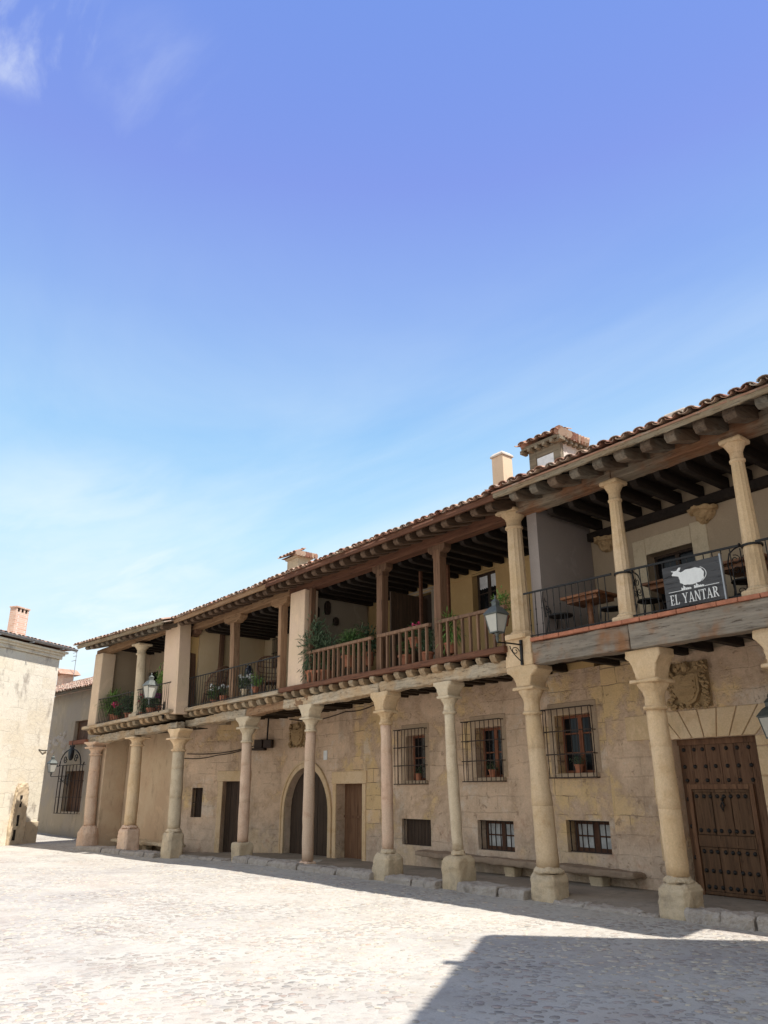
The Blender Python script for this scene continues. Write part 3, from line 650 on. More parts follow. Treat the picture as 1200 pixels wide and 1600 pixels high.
def coat_of_arms(parent, fr, s0, s1, z0, z1, d, sd=0):
    rd = random.Random(sd); mb = MB(); cs = (s0+s1)/2; w = (s1-s0); h = z1-z0; cz = z0+h*.42; a = w*.3; b = h*.36
    mb.box(s0+.02,s1-.02,d-.02,d+.02,z0+.02,z1-.02)
    sh = [(cs-a,cz+b*.75),(cs-a*.4,cz+b*.82),(cs,cz+b*.72),(cs+a*.4,cz+b*.82),(cs+a,cz+b*.75),(cs+a*.97,cz-b*.2),(cs+a*.6,cz-b*.75),(cs,cz-b),(cs-a*.6,cz-b*.75),(cs-a*.97,cz-b*.2)]
    mb.prism(sh, lambda x,y,t: (x,t,y), d-.11, d-.01)
    mb.prism([(cs+(x-cs)*.8,cz+(y-cz)*.8) for x, y in sh], lambda x,y,t: (x,t,y), d-.125, d-.09)
    for k in range(-1, 2): mb.beam((cs+k*a*.4,d-.13,cz-b*.5),(cs+k*a*.4,d-.13,cz+b*.55), .028, .03)
    for k in range(-1, 2): mb.beam((cs-a*.65,d-.131,cz+k*b*.35),(cs+a*.65,d-.131,cz+k*b*.35), .028, .03)
    fx = lambda x, y: (x, d-.075, y)
    for k in range(9):                         # curling mantling on both sides
        t = k/8; yy = z0+h*(.06+.86*t)
        for sg in (-1, 1):
            xx = cs+sg*(w*.40+.03*math.sin(k*2)); mb.tube(spiral((xx,yy), h*.075*rd.uniform(.8,1.2), rd.uniform(0,6), rd.uniform(.8,1.2), fx, 12, sg), .03, 6, .016)
    for k in range(7): mb.blob((cs+rd.uniform(-.18,.18)*w/.7,d-.07,z1-h*.12+rd.uniform(-.06,.06)), .05*rd.uniform(.7,1.2), 1, (1,.6,1), .3, k)
    mb.blob((cs,d-.09,z1-h*.14), h*.09, 2, (1,.7,1.2), .2, 3)
    for k in range(5): mb.tube(spiral((cs+(k-2)*w*.18,z0+h*.05), h*.06, k, 1, fx, 10), .024, 5)
    return mb.build('coat_of_arms', M['carved'], parent, fr)
def plank_door(parent, fr, o, d, mat='woodDoor', n=5, th=.05, arch=False, name='door'):
    a, b, c, e = o['s0']-.02, o['s1']+.02, o['z0'], o['z1']+.02; mb = MB(); rd = random.Random(int(a*100) % 97)
    for k in range(n):
        x0 = a+(b-a)*k/n; x1 = a+(b-a)*(k+1)/n; q = rd.uniform(0,.006)
        top = e
        if arch:
            r = (o['s1']-o['s0'])/2+.02; m = (a+b)/2; cx = min(max((x0+x1)/2, a+.01), b-.01); top = e-r+math.sqrt(max(r*r-(max(abs(x0-m),abs(x1-m))-.02)**2, 0.001))+.14
            top = min(top, e+.02)
        mb.box(x0+.003,x1-.003,d+q,d+th,c,top)
    return mb.build(name, M[mat], parent, fr, bevel=.005)
def pot_plant(label, fr, s, d, z, pr=.11, ph=.17, kind='leaf', fol=(.2,.2,.22), n=160, ll=.07, flower=None, nf=0, group='potted plants on the galleries', lift=.1, name='potted_plant', droop=.3, sd=1, pot='pot', wleaf=.4):
    t = thing(name, (s,d,z), label, 'plant', group, fr); rd = random.Random(sd)
    p = MB().lathe([(pr*.7,z),(pr*.72,z+.01),(pr*.95,z+ph*.82),(pr*1.08,z+ph*.83),(pr*1.1,z+ph),(pr*.95,z+ph),(pr*.93,z+ph*.9)], (s,d), 16).build('pot', M[pot], t, fr, smooth=True, auto=40)
    MB().lathe([(pr*.94,z+ph*.86),(pr*.9,z+ph*.9),(.01,z+ph*.93)], (s,d), 12).build('soil', M['soil'], p, fr)
    st = MB(); lf = MB(); fl = MB(); c = Vector((s,d,z+ph+lift+fol[2]*.6))
    for k in range(9):
        a = rd.uniform(0,6.28); q = c+Vector((math.cos(a)*fol[0]*rd.uniform(.3,.8), math.sin(a)*fol[1]*rd.uniform(.3,.8), rd.uniform(-.3,.7)*fol[2]))
        st.tube([(s,d,z+ph*.85), ((s+q.x)/2,(d+q.y)/2,z+ph+(q.z-z-ph)*.6), q], .006, 4, .003)
    leaves(lf, c, fol, int(n*1.9), ll*.85, wleaf, rd, droop, 14)
    st.build('stem', M['stem'], t, fr); lf.build('foliage', M[kind], t, fr, recalc=False)
    if flower:
        for k in range(nf):
            a = rd.uniform(0,6.28); u = rd.uniform(.5,1.0); q = c+Vector((math.cos(a)*fol[0]*u, math.sin(a)*fol[1]*u, fol[2]*rd.uniform(.2,1.05)))
            for j in range(14): petal(fl, q+Vector((rd.gauss(0,.018),rd.gauss(0,.018),rd.gauss(0,.014))), .022, rd)
        fl.build('blossom', M[flower], t, fr, recalc=False)
    return t
def petal(mb, c, r, rd):
    u = Vector((rd.gauss(0,1),rd.gauss(0,1),rd.gauss(0,1))).normalized(); v = u.orthogonal().normalized(); w = u.cross(v)
    mb.add([c+v*r, c+w*r, c-v*r, c-w*r], [(0,1,2,3)])
def leaves(mb, c, rad, n, ll, wl, rd, droop=.3, clumps=9):
    cl = []
    for k in range(clumps):
        v = Vector((rd.gauss(0,1),rd.gauss(0,1),rd.gauss(0,1))).normalized()*rd.uniform(.35,.85); cl.append(Vector((v.x*rad[0],v.y*rad[1],v.z*rad[2])))
    for i in range(n):
        q = cl[i % clumps]; g = Vector((rd.gauss(0,.26)*rad[0],rd.gauss(0,.26)*rad[1],rd.gauss(0,.26)*rad[2])); p = c+q+g
        o = (q+g).normalized()+Vector((rd.gauss(0,.5),rd.gauss(0,.5),rd.gauss(0,.4)-droop)); o.normalize()
        side = o.cross(Vector((rd.gauss(0,.3),rd.gauss(0,.3),1))).normalized(); L = ll*rd.uniform(.6,1.3); w = L*wl*.5; nn = side.cross(o)
        mb.add([p, p+o*L*.45+side*w+nn*L*.06, p+o*L-nn*L*.08, p+o*L*.45-side*w+nn*L*.06], [(0,1,2,3)])

# ------------------------------------------------------------------ ground
def gz(x, y):
    a = min(max((-10-x)/6, 0), 1); z = -.1*a*a*(3-2*a)
    b = min(max((-25-x)/12, 0), 1); return z+.22*b
def ground():
    xs = [-400,-200,-120,-80,-60,-50]+[-45+1.0*i for i in range(61)]+[18,22,30,50,100,200,400]
    ys = [-400,-200,-100,-60,-40,-30,-25,-20]+[-18+1.0*i for i in range(31)]+[15,20,30,50,100,200,400]
    mb = MB(); n = len(ys)
    mb.add([(x,y,gz(x,y)+.012*noise.noise(Vector((x*.45,y*.45,0)))) for x in xs for y in ys], [(i*n+j,(i+1)*n+j,(i+1)*n+j+1,i*n+j+1) for i in range(len(xs)-1) for j in range(n-1)])
    mb.build('ground', M['ground'], None, smooth=True, kind='structure', recalc=False)
ground()
def cobbles():
    rd = random.Random(11); mb = MB(); ns = 7
    def stone(x, y, r):
        a0 = rd.uniform(0,6.28); e = rd.uniform(.6,.95); h = r*rd.uniform(.06,.20); z = gz(x,y)+.012*noise.noise(Vector((x*.45,y*.45,0))); th = rd.uniform(0,3.14); vs = []
        for (q, zz) in ((1.05,-.02),(.92,h*.55),(.55,h*.95)):
            for k in range(ns):
                a = a0+2*math.pi*k/ns; u = r*q*math.cos(a)*rd.uniform(.88,1.1); v = r*q*e*math.sin(a)*rd.uniform(.88,1.1)
                vs.append((x+u*math.cos(th)-v*math.sin(th), y+u*math.sin(th)+v*math.cos(th), z+zz))
        vs.append((x,y,z+h)); o = 2*ns
        fs = [(i*ns+k,i*ns+(k+1)%ns,(i+1)*ns+(k+1)%ns,(i+1)*ns+k) for i in range(2) for k in range(ns)]+[(o+k,o+(k+1)%ns,3*ns) for k in range(ns)]
        mb.add(vs, fs)
    for i in range(10000):
        t = rd.random()**1.5; x = 6.2-t*21+rd.uniform(-1.5,1.5); y = rd.uniform(-9.5,-.35)
        if noise.noise(Vector((x*.55,y*.55,3)))+.45*noise.noise(Vector((x*1.7,y*1.7,8)))+rd.uniform(-.3,.3) < -.12: continue
        stone(x, y, rd.uniform(.018,.046)*(1.25 if rd.random() < .15 else 1))
    tag(mb.build('cobbles', M['cobble'], None, smooth=True, kind='stuff', recalc=False), 'rounded river cobbles bedded in pale dust across the square', 'cobbles')
cobbles()

def pave_z(x): return .095 if x > -4 else max(-.06, .095-(-4-x)*.0135)
mb = MB(); xs = [6-.6*i for i in range(44)]
mb.add([(x,y,pave_z(x)-(.075 if k == 0 else .02 if k == 1 else 0)) for x in xs for k, y in enumerate((.16, .6, 3.2))], [(3*i+j,3*i+j+1,3*i+j+4,3*i+j+3) for i in range(len(xs)-1) for j in (0,1)])
mb.build('pavement', M['pave'], None, kind='structure')
mb = MB(); rd = random.Random(5)
def kerb_run(x0, x1, zt, fr=ROW, d0=-.03, d1=.36, zb=-.12):
    x = x0
    while x < x1-.1:
        w = min(rd.uniform(.45,.95), x1-x); w = x1-x if x1-x-w < .25 else w
        seg = 3; z = zt+rd.uniform(-.015,.015); dd = d0+rd.uniform(-.03,.03)
        vs = []
        for i in range(seg+1):
            for (b, c) in ((dd-.02,zb),(dd,z-.035),(dd+.04,z),(d1,z),(d1,zb)):
                v = Vector((x+.008+(w-.016)*i/seg, b, c)); q = noise.noise_vector(v*4)*.022+noise.noise_vector(v*11)*.010; vs.append(v+Vector((q.x*.3,q.y,q.z)))
        m = 5; fs = [(i*m+k,i*m+(k+1)%m,(i+1)*m+(k+1)%m,(i+1)*m+k) for i in range(seg) for k in range(m)]+[tuple(range(m-1,-1,-1)), tuple(seg*m+k for k in range(m))]
        if fr is not ROW: vs = [fr.w(v) for v in vs]
        mb.add(vs, fs); x += w
kerb_run(-12.0, -6.5, .12); kerb_run(-6.05, -4.65, .125); kerb_run(-4.15, -2.65, .135); kerb_run(-2.15, -.4, .03, d0=.02); kerb_run(.05, 5.0, .16)
kerb_run(-5.9, -1.0, .02, FA, d0=-.12, d1=.5, zb=-.2); kerb_run(-15.2, -12.2, -.02, d0=.05)
mb.build('kerb', M['kerb'], None, kind='structure', bevel=.02, rough=(.06, .14, 3))

# ------------------------------------------------------------------ restaurant house (D)
D = thing('arcaded_house', (1.2,0,0), 'arcaded restaurant house at the right with fluted stone gallery columns and a big studded door', 'house', 'arcaded houses along the square')
XD0, XD1 = -2.40, 4.3
oD = op((1049,1156), (1182,1400), arch=False); oD['z0'] = .05; oD['s1'] = BACK.pix(1180,1149)[0]; oD['s0'] = BACK.pix(1049,1158)[0]
g3 = op((866,1119), (930,1207)); g3['s0'] = BACK.pix(869,1160)[0]
l3 = op((884,1281), (957,1336))
wD = wall_mesh(-2.30, XD1, -.3, 3.72, 0, .45, [oD]).build('stone_wall', M['back'], D, BACK)
uDw = op((1010,868), (1098,960)); uDw['z0'] = 4.0
wall_mesh(-2.20, XD1, 3.724, 6.62, 0, .4, [uDw]).build('gallery_wall', M['plD'], D, BACK)
# stone surround of the gallery door
mb = MB(); a, b, e = uDw['s0'], uDw['s1'], uDw['z1']
mb.box(a-.26,a,-.02,.06,4.0,e+.3).box(b,b+.30,-.02,.06,4.0,e+.34).box(a+.001,b-.001,-.018,.06,e,e+.31)
mb.build('door_surround', M['col_pale'], D, BACK, bevel=.015)
window(D, uDw, .22, mat='woodDoorD', leaves=2, rails=(.45,), name='gallery_door')
# voussoirs and jambs of the big doorway
mb = MB(); a, b, e = oD['s0'], oD['s1'], oD['z1']; n = 7; lo = a-.02; hi = b+.02; zt = e+.44
for k in range(n):
    f = lambda t: (lo+(hi-lo)*t, (lo+hi)/2+(t-.5)*(hi-lo)*1.62)
    (p0, q0), (p1, q1) = f(k/n), f((k+1)/n); g = .009
    mb.prism([(p0+g,e+.004),(p1-g,e+.004),(q1-g,zt),(q0+g,zt)], lambda x,y,t: (x,t,y), -.03, .05)
for sd_, sg in ((a,-1),(b,1)):
    z = .1; k = 0
    while z < e-.05:
        h = min(.42, e-z); w = .42 if k % 2 else .34
        x0, x1 = (sd_-w, sd_-.004) if sg < 0 else (sd_+.004, sd_+w); mb.box(x0,x1,-.022,.05,z+.007,z+h-.007); z += h; k += 1
    x0, x1 = (sd_-.86, sd_-.36) if sg < 0 else (sd_+.36, sd_+.86); mb.box(x0,x1,-.022,.05,e+.02,e+.42)
mb.build('door_surround', M['col_tan'], D, BACK, bevel=.012)
# the studded door with its wicket
dd = .17
door = plank_door(D, BACK, oD, dd, 'woodDoor', 6, .07)
wk = dict(s0=BACK.pix(1083,1236,dd)[0], s1=BACK.pix(1172,1232,dd)[0], z1=BACK.pix(1127,1233,dd)[1], z0=.1)
mb = MB(); a, b, c, e = oD['s0'], oD['s1'], oD['z0'], oD['z1']
f_ = .075
mb.box(wk['s0']-f_,wk['s0'],dd-.045,dd+.02,c,wk['z1']+f_).box(wk['s1'],wk['s1']+f_,dd-.045,dd+.02,c,wk['z1']+f_).box(wk['s0'],wk['s1'],dd-.044,dd+.02,wk['z1'],wk['z1']+f_)
mb.box(a,b,dd-.03,dd+.02,e-.09,e)
mb.build('door_frame', M['woodDoor'], door, BACK, bevel=.006)
mb = MB(); wz = wk['z0']+(wk['z1']-wk['z0'])
a, b = wk['s0']+.01, wk['s1']-.01
for r0_, r1_ in ((.03,.44),(.56,.97)):
    for k in range(3):
        x0 = a+(b-a)*k/3; x1 = a+(b-a)*(k+1)/3; mb.box(x0+.006,x1-.006,dd-.025,dd+.02,.1+(wz-.1)*r0_,.1+(wz-.1)*r1_)
mb.box(a,b,dd-.035,dd+.02,.1+(wz-.1)*.445,.1+(wz-.1)*.555); mb.box(a,b,dd-.034,dd+.02,.1,.1+(wz-.1)*.028).box(a,b,dd-.034,dd+.02,.1+(wz-.1)*.972,wz-.004)
mb.build('wicket', M['woodWk'], door, BACK, bevel=.005)
kn = MB(); kx = (a+b)/2+.03; kn.tube([(kx,dd-.05,wz-.18),(kx-.03,dd-.065,wz-.24),(kx,dd-.06,wz-.31),(kx+.03,dd-.065,wz-.24),(kx,dd-.05,wz-.18)], .014, 6); kn.blob((kx,dd-.05,wz-.15), .028, 1)
kn.build('knocker', M['iron'], door, BACK)
stud = None
def add_stud(x, y, z):
    global stud
    if stud is None:
        stud = MB().lathe([(.0,.0),(.032,.001),(.030,.010),(.015,.024),(.002,.027)], (0,0), 10)
        me = bpy.data.meshes.new('stud'); me.from_pydata([Matrix.Rotation(R_(90), 3, 'X') @ Vector(v) for v in stud.v], [], stud.f); me.materials.append(M['iron']); stud = me
    o = bpy.data.objects.new('stud', stud); COL.objects.link(o); o.parent = door; o.location = Vector(BACK.w((x,y,z)))-Vector(LOC[D.name])
rdm = random.Random(2)
for z in (oD['z1']-.16, oD['z1']-.42, wk['z1']+.13):
    for k in range(8):
        x = oD['s0']+.07+(oD['s1']-oD['s0']-.12)*k/7+rdm.uniform(-.02,.02); add_stud(x, dd-.001, z)
for z in (1.45, 1.05, .6):
    for x in (oD['s0']+.06, oD['s1']-.06): add_stud(x, dd-.001, z)
for q in (.93, .60, .40, .22, .07):
    for k in range(8): add_stud(a+.06+(b-a-.12)*k/7+rdm.uniform(-.012,.012), dd-.026, .1+(wz-.1)*q)
coat_of_arms(D, BACK, *[BACK.pix(1045,1070)[0], BACK.pix(1112,1070)[0]], BACK.pix(1080,1108)[1], BACK.pix(1080,1032)[1], 0, 4)
# upper barred window and low window
def right_windows():
  for o_, big in ((g3, True), (l3, False)):
    window(Cc, o_, .2 if big else .22, leaves=2, rails=(.35,.68) if big else (.5,), pane='glass' if big else 'sheer', fw=.06 if big else .08, mat='winwood' if big else 'winframe')
  grille(Cc, g3['s0']-.22, g3['s1']+.1, g3['z0']-.08, g3['z1']+.11, 0, nv=9, nh=4)
  lintel(Cc, g3, h=.2)
  grille(Cc, l3['s0']+.03, l3['s1']-.03, l3['z0']+.01, l3['z1']-.01, .08, nv=8, nh=2, cage=.0, ext=.03, r=.012)
def lintel(parent, o, mat='back', w=.16, h=.16, sill=True):
    mb = MB().box(o['s0']-w,o['s1']+w,-.014,.05,o['z1']+.001,o['z1']+.03+h)
    for x0, x1 in ((o['s0']-w,o['s0']-.001),(o['s1']+.001,o['s1']+w)): MB().box(x0,x1,-.009,.05,o['z0']-.003,o['z1']).build('jamb', M['surround'], parent, BACK, bevel=.015)
    if sill: MB().box(o['s0']-.1,o['s1']+.1,-.05,.1,o['z0']-.09,o['z0']-.004).build('sill', M['surround'], parent, BACK, bevel=.02)
    return mb.build('lintel', M['surround'], parent, BACK, bevel=.02)
# party wall towards the neighbour, floor, beams
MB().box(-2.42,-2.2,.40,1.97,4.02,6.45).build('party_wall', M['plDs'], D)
mb = MB(); mb.add([(-2.2,.1,3.97),(XD1,.1,3.97),(XD1,by(XD1)+.01,3.97),(-2.2,by(-2.2)+.01,3.97),(-2.2,.1,3.85),(XD1,.1,3.85),(XD1,by(XD1)+.01,3.85),(-2.2,by(-2.2)+.01,3.85)], [(0,1,2,3),(7,6,5,4),(0,4,5,1),(1,5,6,2),(2,6,7,3),(3,7,4,0)]); mb.build('gallery_floor', M['woodCy'], D)
MB().beam((-2.2,.165,3.735),(-.335,.165,3.73), .27, .37, 8, .014, 3).build('floor_beam', M['woodD'], D, bevel=.02, rough=(.03, .25, 3))
MB().beam((-.325,.16,3.73),(XD1,.16,3.77), .28, .38, 14, .014, 9).build('floor_beam', M['woodD'], D, bevel=.02, rough=(.03, .25, 3))
mb = MB()
x = -2.2
while x < XD1-.1: mb.box(x+.003,x+.297,-.005+random.uniform(-.008,.008),.40,3.925+.01*(x+2.2)/4,3.975+.01*(x+2.2)/4+.012); x += .3
mb.build('ledge', M['brickledge'], D, bevel=.008)
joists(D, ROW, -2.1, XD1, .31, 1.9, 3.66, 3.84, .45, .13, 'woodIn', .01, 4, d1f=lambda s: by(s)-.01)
MB().beam((-2.6,.30,6.43),(-.42,.30,6.43), .3, .24, 10, .012, 2).build('roof_beam', M['woodDb'], D, bevel=.02, rough=(.03,.2,2))
MB().beam((-.41,.30,6.43),(XD1,.30,6.42), .3, .24, 14, .012, 6).build('roof_beam', M['woodDb'], D, bevel=.02, rough=(.03,.2,2))
MB().beam((-2.5,.33,6.585),(XD1,.33,6.58), .2, .09, 16, .015, 8).build('wall_plate', M['woodDe'], D, bevel=.01)
rafters(D, ROW, -2.1, XD1, -.56, 6.42, .7, .3, .44, .17, .20, 'woodDr', .022, 3)
mb = MB().beam((-2.28,-.60,6.42),(XD1,-.60,6.43), .06, .12, 26, .022, 5); mb.build('eave_board', M['woodDe'], D, bevel=.012, rough=(.04, .12, 2))
mb = MB(); mb.add([(-2.3,-.56,6.425),(XD1,-.56,6.425),(XD1,.8,6.425+.3*1.36),(-2.3,.8,6.425+.3*1.36),(-2.3,-.56,6.45),(XD1,-.56,6.45),(XD1,.8,6.450+.3*1.36),(-2.3,.8,6.450+.3*1.36)], [(0,3,2,1),(4,5,6,7),(0,1,5,4),(1,2,6,5),(2,3,7,6),(3,0,4,7)]); mb.build('roof_deck', M['woodDr'], D)
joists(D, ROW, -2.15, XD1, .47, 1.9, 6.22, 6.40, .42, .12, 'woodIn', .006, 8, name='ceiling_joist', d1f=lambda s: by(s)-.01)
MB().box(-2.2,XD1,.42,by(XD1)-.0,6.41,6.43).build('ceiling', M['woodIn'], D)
MB().box(-2.18,XD1,-.14,-.004,6.03,6.19).build('ledger_beam', M['woodIn'], D, BACK, bevel=.01)
for s_ in (BACK.pix(1103,808)[0], BACK.pix(950,845)[0]):
    mb = MB().lathe([(.02,5.74),(.10,5.78),(.16,5.85),(.19,5.93),(.25,5.95),(.26,6.02)], (s_,-.02), 12, .03, 2); mb.build('corbel', M['carved'], D, BACK, rough=(.06,.07,2))
roof(D, ROW, -2.3, XD1, -.64, 6.475, 4.4, 7.95, 'tile', 3)
mb = MB(); mb.prism([(7.9,-.3),(7.9,6.9),(4.4,7.85),(2.2,7.2),(2.2,-.3)], lambda p,q,t: (t,p,q), XD1-.02, XD1+.3); mb.build('side_wall', M['plA'], D)
MB().box(-9.9+7.5,XD1,7.6,7.9,-.3,6.8).build('rear_wall', M['plA'], D)
# columns
column(D, ROW, -.17, .30, 0, .5, 2.70, 3.08, 3.545, .15, .138, -.03, 'sq', .232, .30, .19, 'col_tan', 'col_grey', sd=3)
column(D, ROW, 1.78, .30, 0, .5, 2.70, 3.08, 3.57, .15, .138, -.03, 'sq', .232, .30, .19, 'col_tan', 'col_grey', sd=5)
gallery_column(D, ROW, -.46, .27, 4.03, 6.31, .135, .092, 0.0, 'col_tan', 3)
gallery_column(D, ROW, 1.59, .27, 4.04, 6.30, .135, .09, 0.0, 'col_tan', 7)
def iron_rail(parent, fr, s0, s1, d, z0, z1, dz=0.0, sp=.13, knob=True, r=.0075, curl=False):
    t = MB().beam((s0,d,z1),(s1,d,z1+dz), .022, .03).build('railing', M['iron'], parent, fr)
    n = max(2, int(round((s1-s0)/sp)))
    MB().beam((s0,d,z0+.07),(s1,d,z0+.07+dz*.3), .012, .02).build('bottom_rail', M['iron'], t, fr)
    for i in range(1, n):
        s = s0+(s1-s0)*i/n; q = dz*i/n; mb = MB().tube([(s,d,z0),(s,d,z1+q)], r, 6)
        if knob:
            for k in (.3, .62): zz = z0+(z1-z0)*k; mb.lathe([(r,zz-.02),(r*1.9,zz),(r,zz+.02)], (s,d), 6)
        mb.build('baluster', M['iron'], t, fr)
    return t
iron_rail(D, ROW, -2.38, -.58, .12, 3.975, 4.79, -.03)
iron_rail(D, ROW, -.34, 1.47, .12, 3.98, 4.76, -.04)
iron_rail(D, ROW, 1.71, 3.6, .12, 3.98, 4.72, -.03)
for x_, z_ in ((-.46,4.76),(1.59,4.72)): MB().lathe([(.135,z_-.014),(.142,z_-.014),(.142,z_+.014),(.135,z_+.014)], (x_,.27), 20).build('iron_band', M['iron'], D)
# little chimney stub behind the eave
MB().box(.05,.45,1.2,1.5,6.9,7.62).build('chimney', M['mortar'], D, bevel=.03)

# ------------------------------------------------------------------ timber balustrade house (C)
Cc = thing('arcaded_house', (-6,0,0), 'arcaded house in the middle with brown wooden balustrade and slim timber gallery posts', 'house', 'arcaded houses along the square')
XC0, XC1 = -9.95, -2.44
g2 = op((742,1138), (786,1214)); g1 = op((634,1150), (665,1219)); l2 = op((746,1281), (805,1332)); l1 = op((628,1279), (674,1323))
dR = op((526,1225), (566,1340)); dR['z0'] = -.05
wall_mesh(-9.9, -2.302, -.3, 3.72, 0, .45, [g1, g2, l1, l2, g3, l3]).build('stone_wall', M['back'], Cc, BACK)
right_windows()
cw = op((737,898), (777,950)); cd = op((637,936), (676,1000)); cd['z0'] = 3.98
wall_mesh(-9.7, -2.42, 3.724, 6.62, 0, .4, [cw, cd]).build('gallery_wall', M['plC'], Cc, BACK)
for o_ in (g1, g2):
    window(Cc, o_, .22, leaves=1 if o_ is g1 else 2, rails=(.5,), fw=.06)
    grille(Cc, o_['s0']-.22, o_['s1']+.1, o_['z0']-.08, o_['z1']+.13, 0, nv=9, nh=4); lintel(Cc, o_, h=.22)
window(Cc, l2, .22, leaves=2, rails=(.5,), pane='sheer', fw=.08, mat='winframe'); grille(Cc, l2['s0']+.03, l2['s1']-.03, l2['z0']+.01, l2['z1']-.01, .08, nv=8, nh=2, cage=0, ext=.03, r=.012)
o_ = plank_door(Cc, BACK, l1, .14, 'woodDoorD', 5, .04, name='shutter'); grille(Cc, l1['s0']+.03, l1['s1']-.03, l1['z0']+.01, l1['z1']-.01, .06, nv=9, nh=2, cage=0, ext=.03)
window(Cc, cw, .16, mat='woodDoorD', leaves=2, rails=(.5,), curtain=.62, fw=.07)
plank_door(Cc, BACK, cd, .14, 'woodDoorD', 4, .05)
MB().box(cd['s0']-.12,cd['s0']-.002,-.012,.1,3.98,cd['z1']+.12).box(cd['s1']+.002,cd['s1']+.12,-.012,.1,3.98,cd['z1']+.12).box(cd['s0'],cd['s1'],-.011,.1,cd['z1']+.002,cd['z1']+.12).build('door_surround', M['plCs'], Cc, BACK, bevel=.01)
MB().box(-9.68,-2.44,-.012,.02,6.12,6.15).build('cornice', M['plC'], Cc, BACK, bevel=.005)
# wooden screen standing out from the back wall
sx = BACK.pix(668,924)[0]
mb = MB(); yb = by(sx)
for k in range(6): mb.box(sx-.02+.003*(k % 2),sx+.03,yb-.02-(k+1)*.19,yb-.02-k*.19-.006,3.97,5.93)
mb.build('screen', M['woodDoorD'], Cc, bevel=.004)
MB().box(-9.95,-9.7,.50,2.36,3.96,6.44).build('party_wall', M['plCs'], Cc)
x0, z_ = ROW.pix(445,1000,.1); x1, z_ = ROW.pix(481,1000,.1)
mb = MB().sq([(.33,.2,3.95),(.33,.2,4.6),(.325,.2,5.4),(.33,.2,6.27)], ((x0+x1)/2,.30), .06, .014, 4); mb.build('pillar', M['plPillar'], Cc, bevel=.015)
MB().beam((x1-.03,.22,3.95),(x1-.03,.22,6.26), .11, .14, 6, .012, 3, up=(0,1,0)).build('post', M['woodCz'], Cc, bevel=.01)
for x_, top in ((ROW.pix(598,960,.3)[0], 0), (ROW.pix(689,940,.3)[0], 1)):
    p = MB().beam((x_-.01,.28,3.95),(x_+.02,.28,6.16), .19, .18, 8, .012, 5+top, up=(0,1,0)).build('post', M['woodCz'], Cc, bevel=.012)
    MB().prism([(-.24,.26),(-.24,.16),(-.17,.1),(-.11,.09),(-.11,.0),(.13,.0),(.13,.09),(.19,.1),(.26,.16),(.26,.26)], lambda a_,b_,t: (x_+a_,t,6.0+b_), .19, .38).build('post_cap', M['woodCz'], p, bevel=.008)
for x_, y_ in ((ROW.pix(657,900,1.1)[0],1.1), (ROW.pix(700,900,1.4)[0],1.4)): MB().beam((x_,y_,3.97),(x_,y_,6.3), .06, .06, 4, .004, 2, up=(0,1,0)).build('slim_post', M['woodC'], Cc)
def wood_rail(parent, s0, s1, z0, z1, d=.10, sp=.195):
    t = MB().beam((s0,d,z1),(s1,d,z1-.008), .085, .065, 6, .006, 2).build('balustrade', M['woodRail'], parent, bevel=.008)
    n = int(round((s1-s0)/sp))
    for i in range(n):
        s = s0+(s1-s0)*(i+.5)/n; MB().beam((s,d,z0),(s+random.uniform(-.008,.008),d,z1-.03), .042, .058, 1, 0, up=(0,1,0)).build('baluster', M['woodRail'], t, bevel=.006)
    return t
pa, pb_ = ROW.pix(598,1000,.3)[0], ROW.pix(689,980,.3)[0]
wood_rail(Cc, x1+.03, pa-.1, 3.94, 4.66); wood_rail(Cc, pa+.1, pb_-.1, 3.94, 4.655); wood_rail(Cc, pb_+.1, -2.78, 3.94, 4.65)
MB().beam((XC0-.25,.08,3.895),(-2.80,.08,3.895), .14, .11, 14, .007, 3).build('bottom_rail', M['woodC'], Cc, bevel=.012)
mb = MB(); mb.add([(XC0,.15,3.95),(XC1,.15,3.95),(XC1,by(XC1)+.01,3.95),(XC0,by(XC0)+.01,3.95),(XC0,.15,3.85),(XC1,.15,3.85),(XC1,by(XC1)+.01,3.85),(XC0,by(XC0)+.01,3.85)], [(0,1,2,3),(7,6,5,4),(0,4,5,1),(1,5,6,2),(2,6,7,3),(3,7,4,0)]); mb.build('gallery_floor', M['woodCy'], Cc)
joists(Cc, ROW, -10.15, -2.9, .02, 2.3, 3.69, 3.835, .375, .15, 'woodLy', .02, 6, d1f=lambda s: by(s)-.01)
MB().beam((-10.2,.27,3.57),(-6.45,.27,3.60), .27, .22, 14, .035, 11).build('floor_beam', M['woodL'], Cc, bevel=.03, rough=(.07, .22, 3))
MB().beam((-6.44,.27,3.61),(-2.84,.27,3.62), .29, .24, 14, .035, 17).build('floor_beam', M['woodL'], Cc, bevel=.03, rough=(.07, .22, 3))
MB().beam((-10.1,.28,6.375),(-2.55,.28,6.37), .24, .24, 16, .008, 4).build('roof_beam', M['woodC'], Cc, bevel=.015)
rafters(Cc, ROW, -10.0, -2.35, -.53, 6.40, .7, .3, .37, .15, .18, 'woodCy', .008, 7)
MB().beam((-10.0,-.575,6.40),(-2.30,-.575,6.40), .05, .12, 20, .006, 8).build('eave_board', M['woodC'], Cc, bevel=.008)
mb = MB(); mb.add([(-10.05,-.55,6.385),(-2.3,-.55,6.385),(-2.3,.8,6.79),(-10.05,.8,6.79),(-10.05,-.55,6.41),(-2.3,-.55,6.41),(-2.3,.8,6.815),(-10.05,.8,6.815)], [(0,3,2,1),(4,5,6,7),(0,1,5,4),(1,2,6,5),(2,3,7,6),(3,0,4,7)]); mb.build('roof_deck', M['woodCy'], Cc)
joists(Cc, ROW, -9.7, -2.5, .42, 2.3, 6.19, 6.36, .38, .13, 'woodIn', .006, 9, name='ceiling_joist', d1f=lambda s: by(s)-.01)
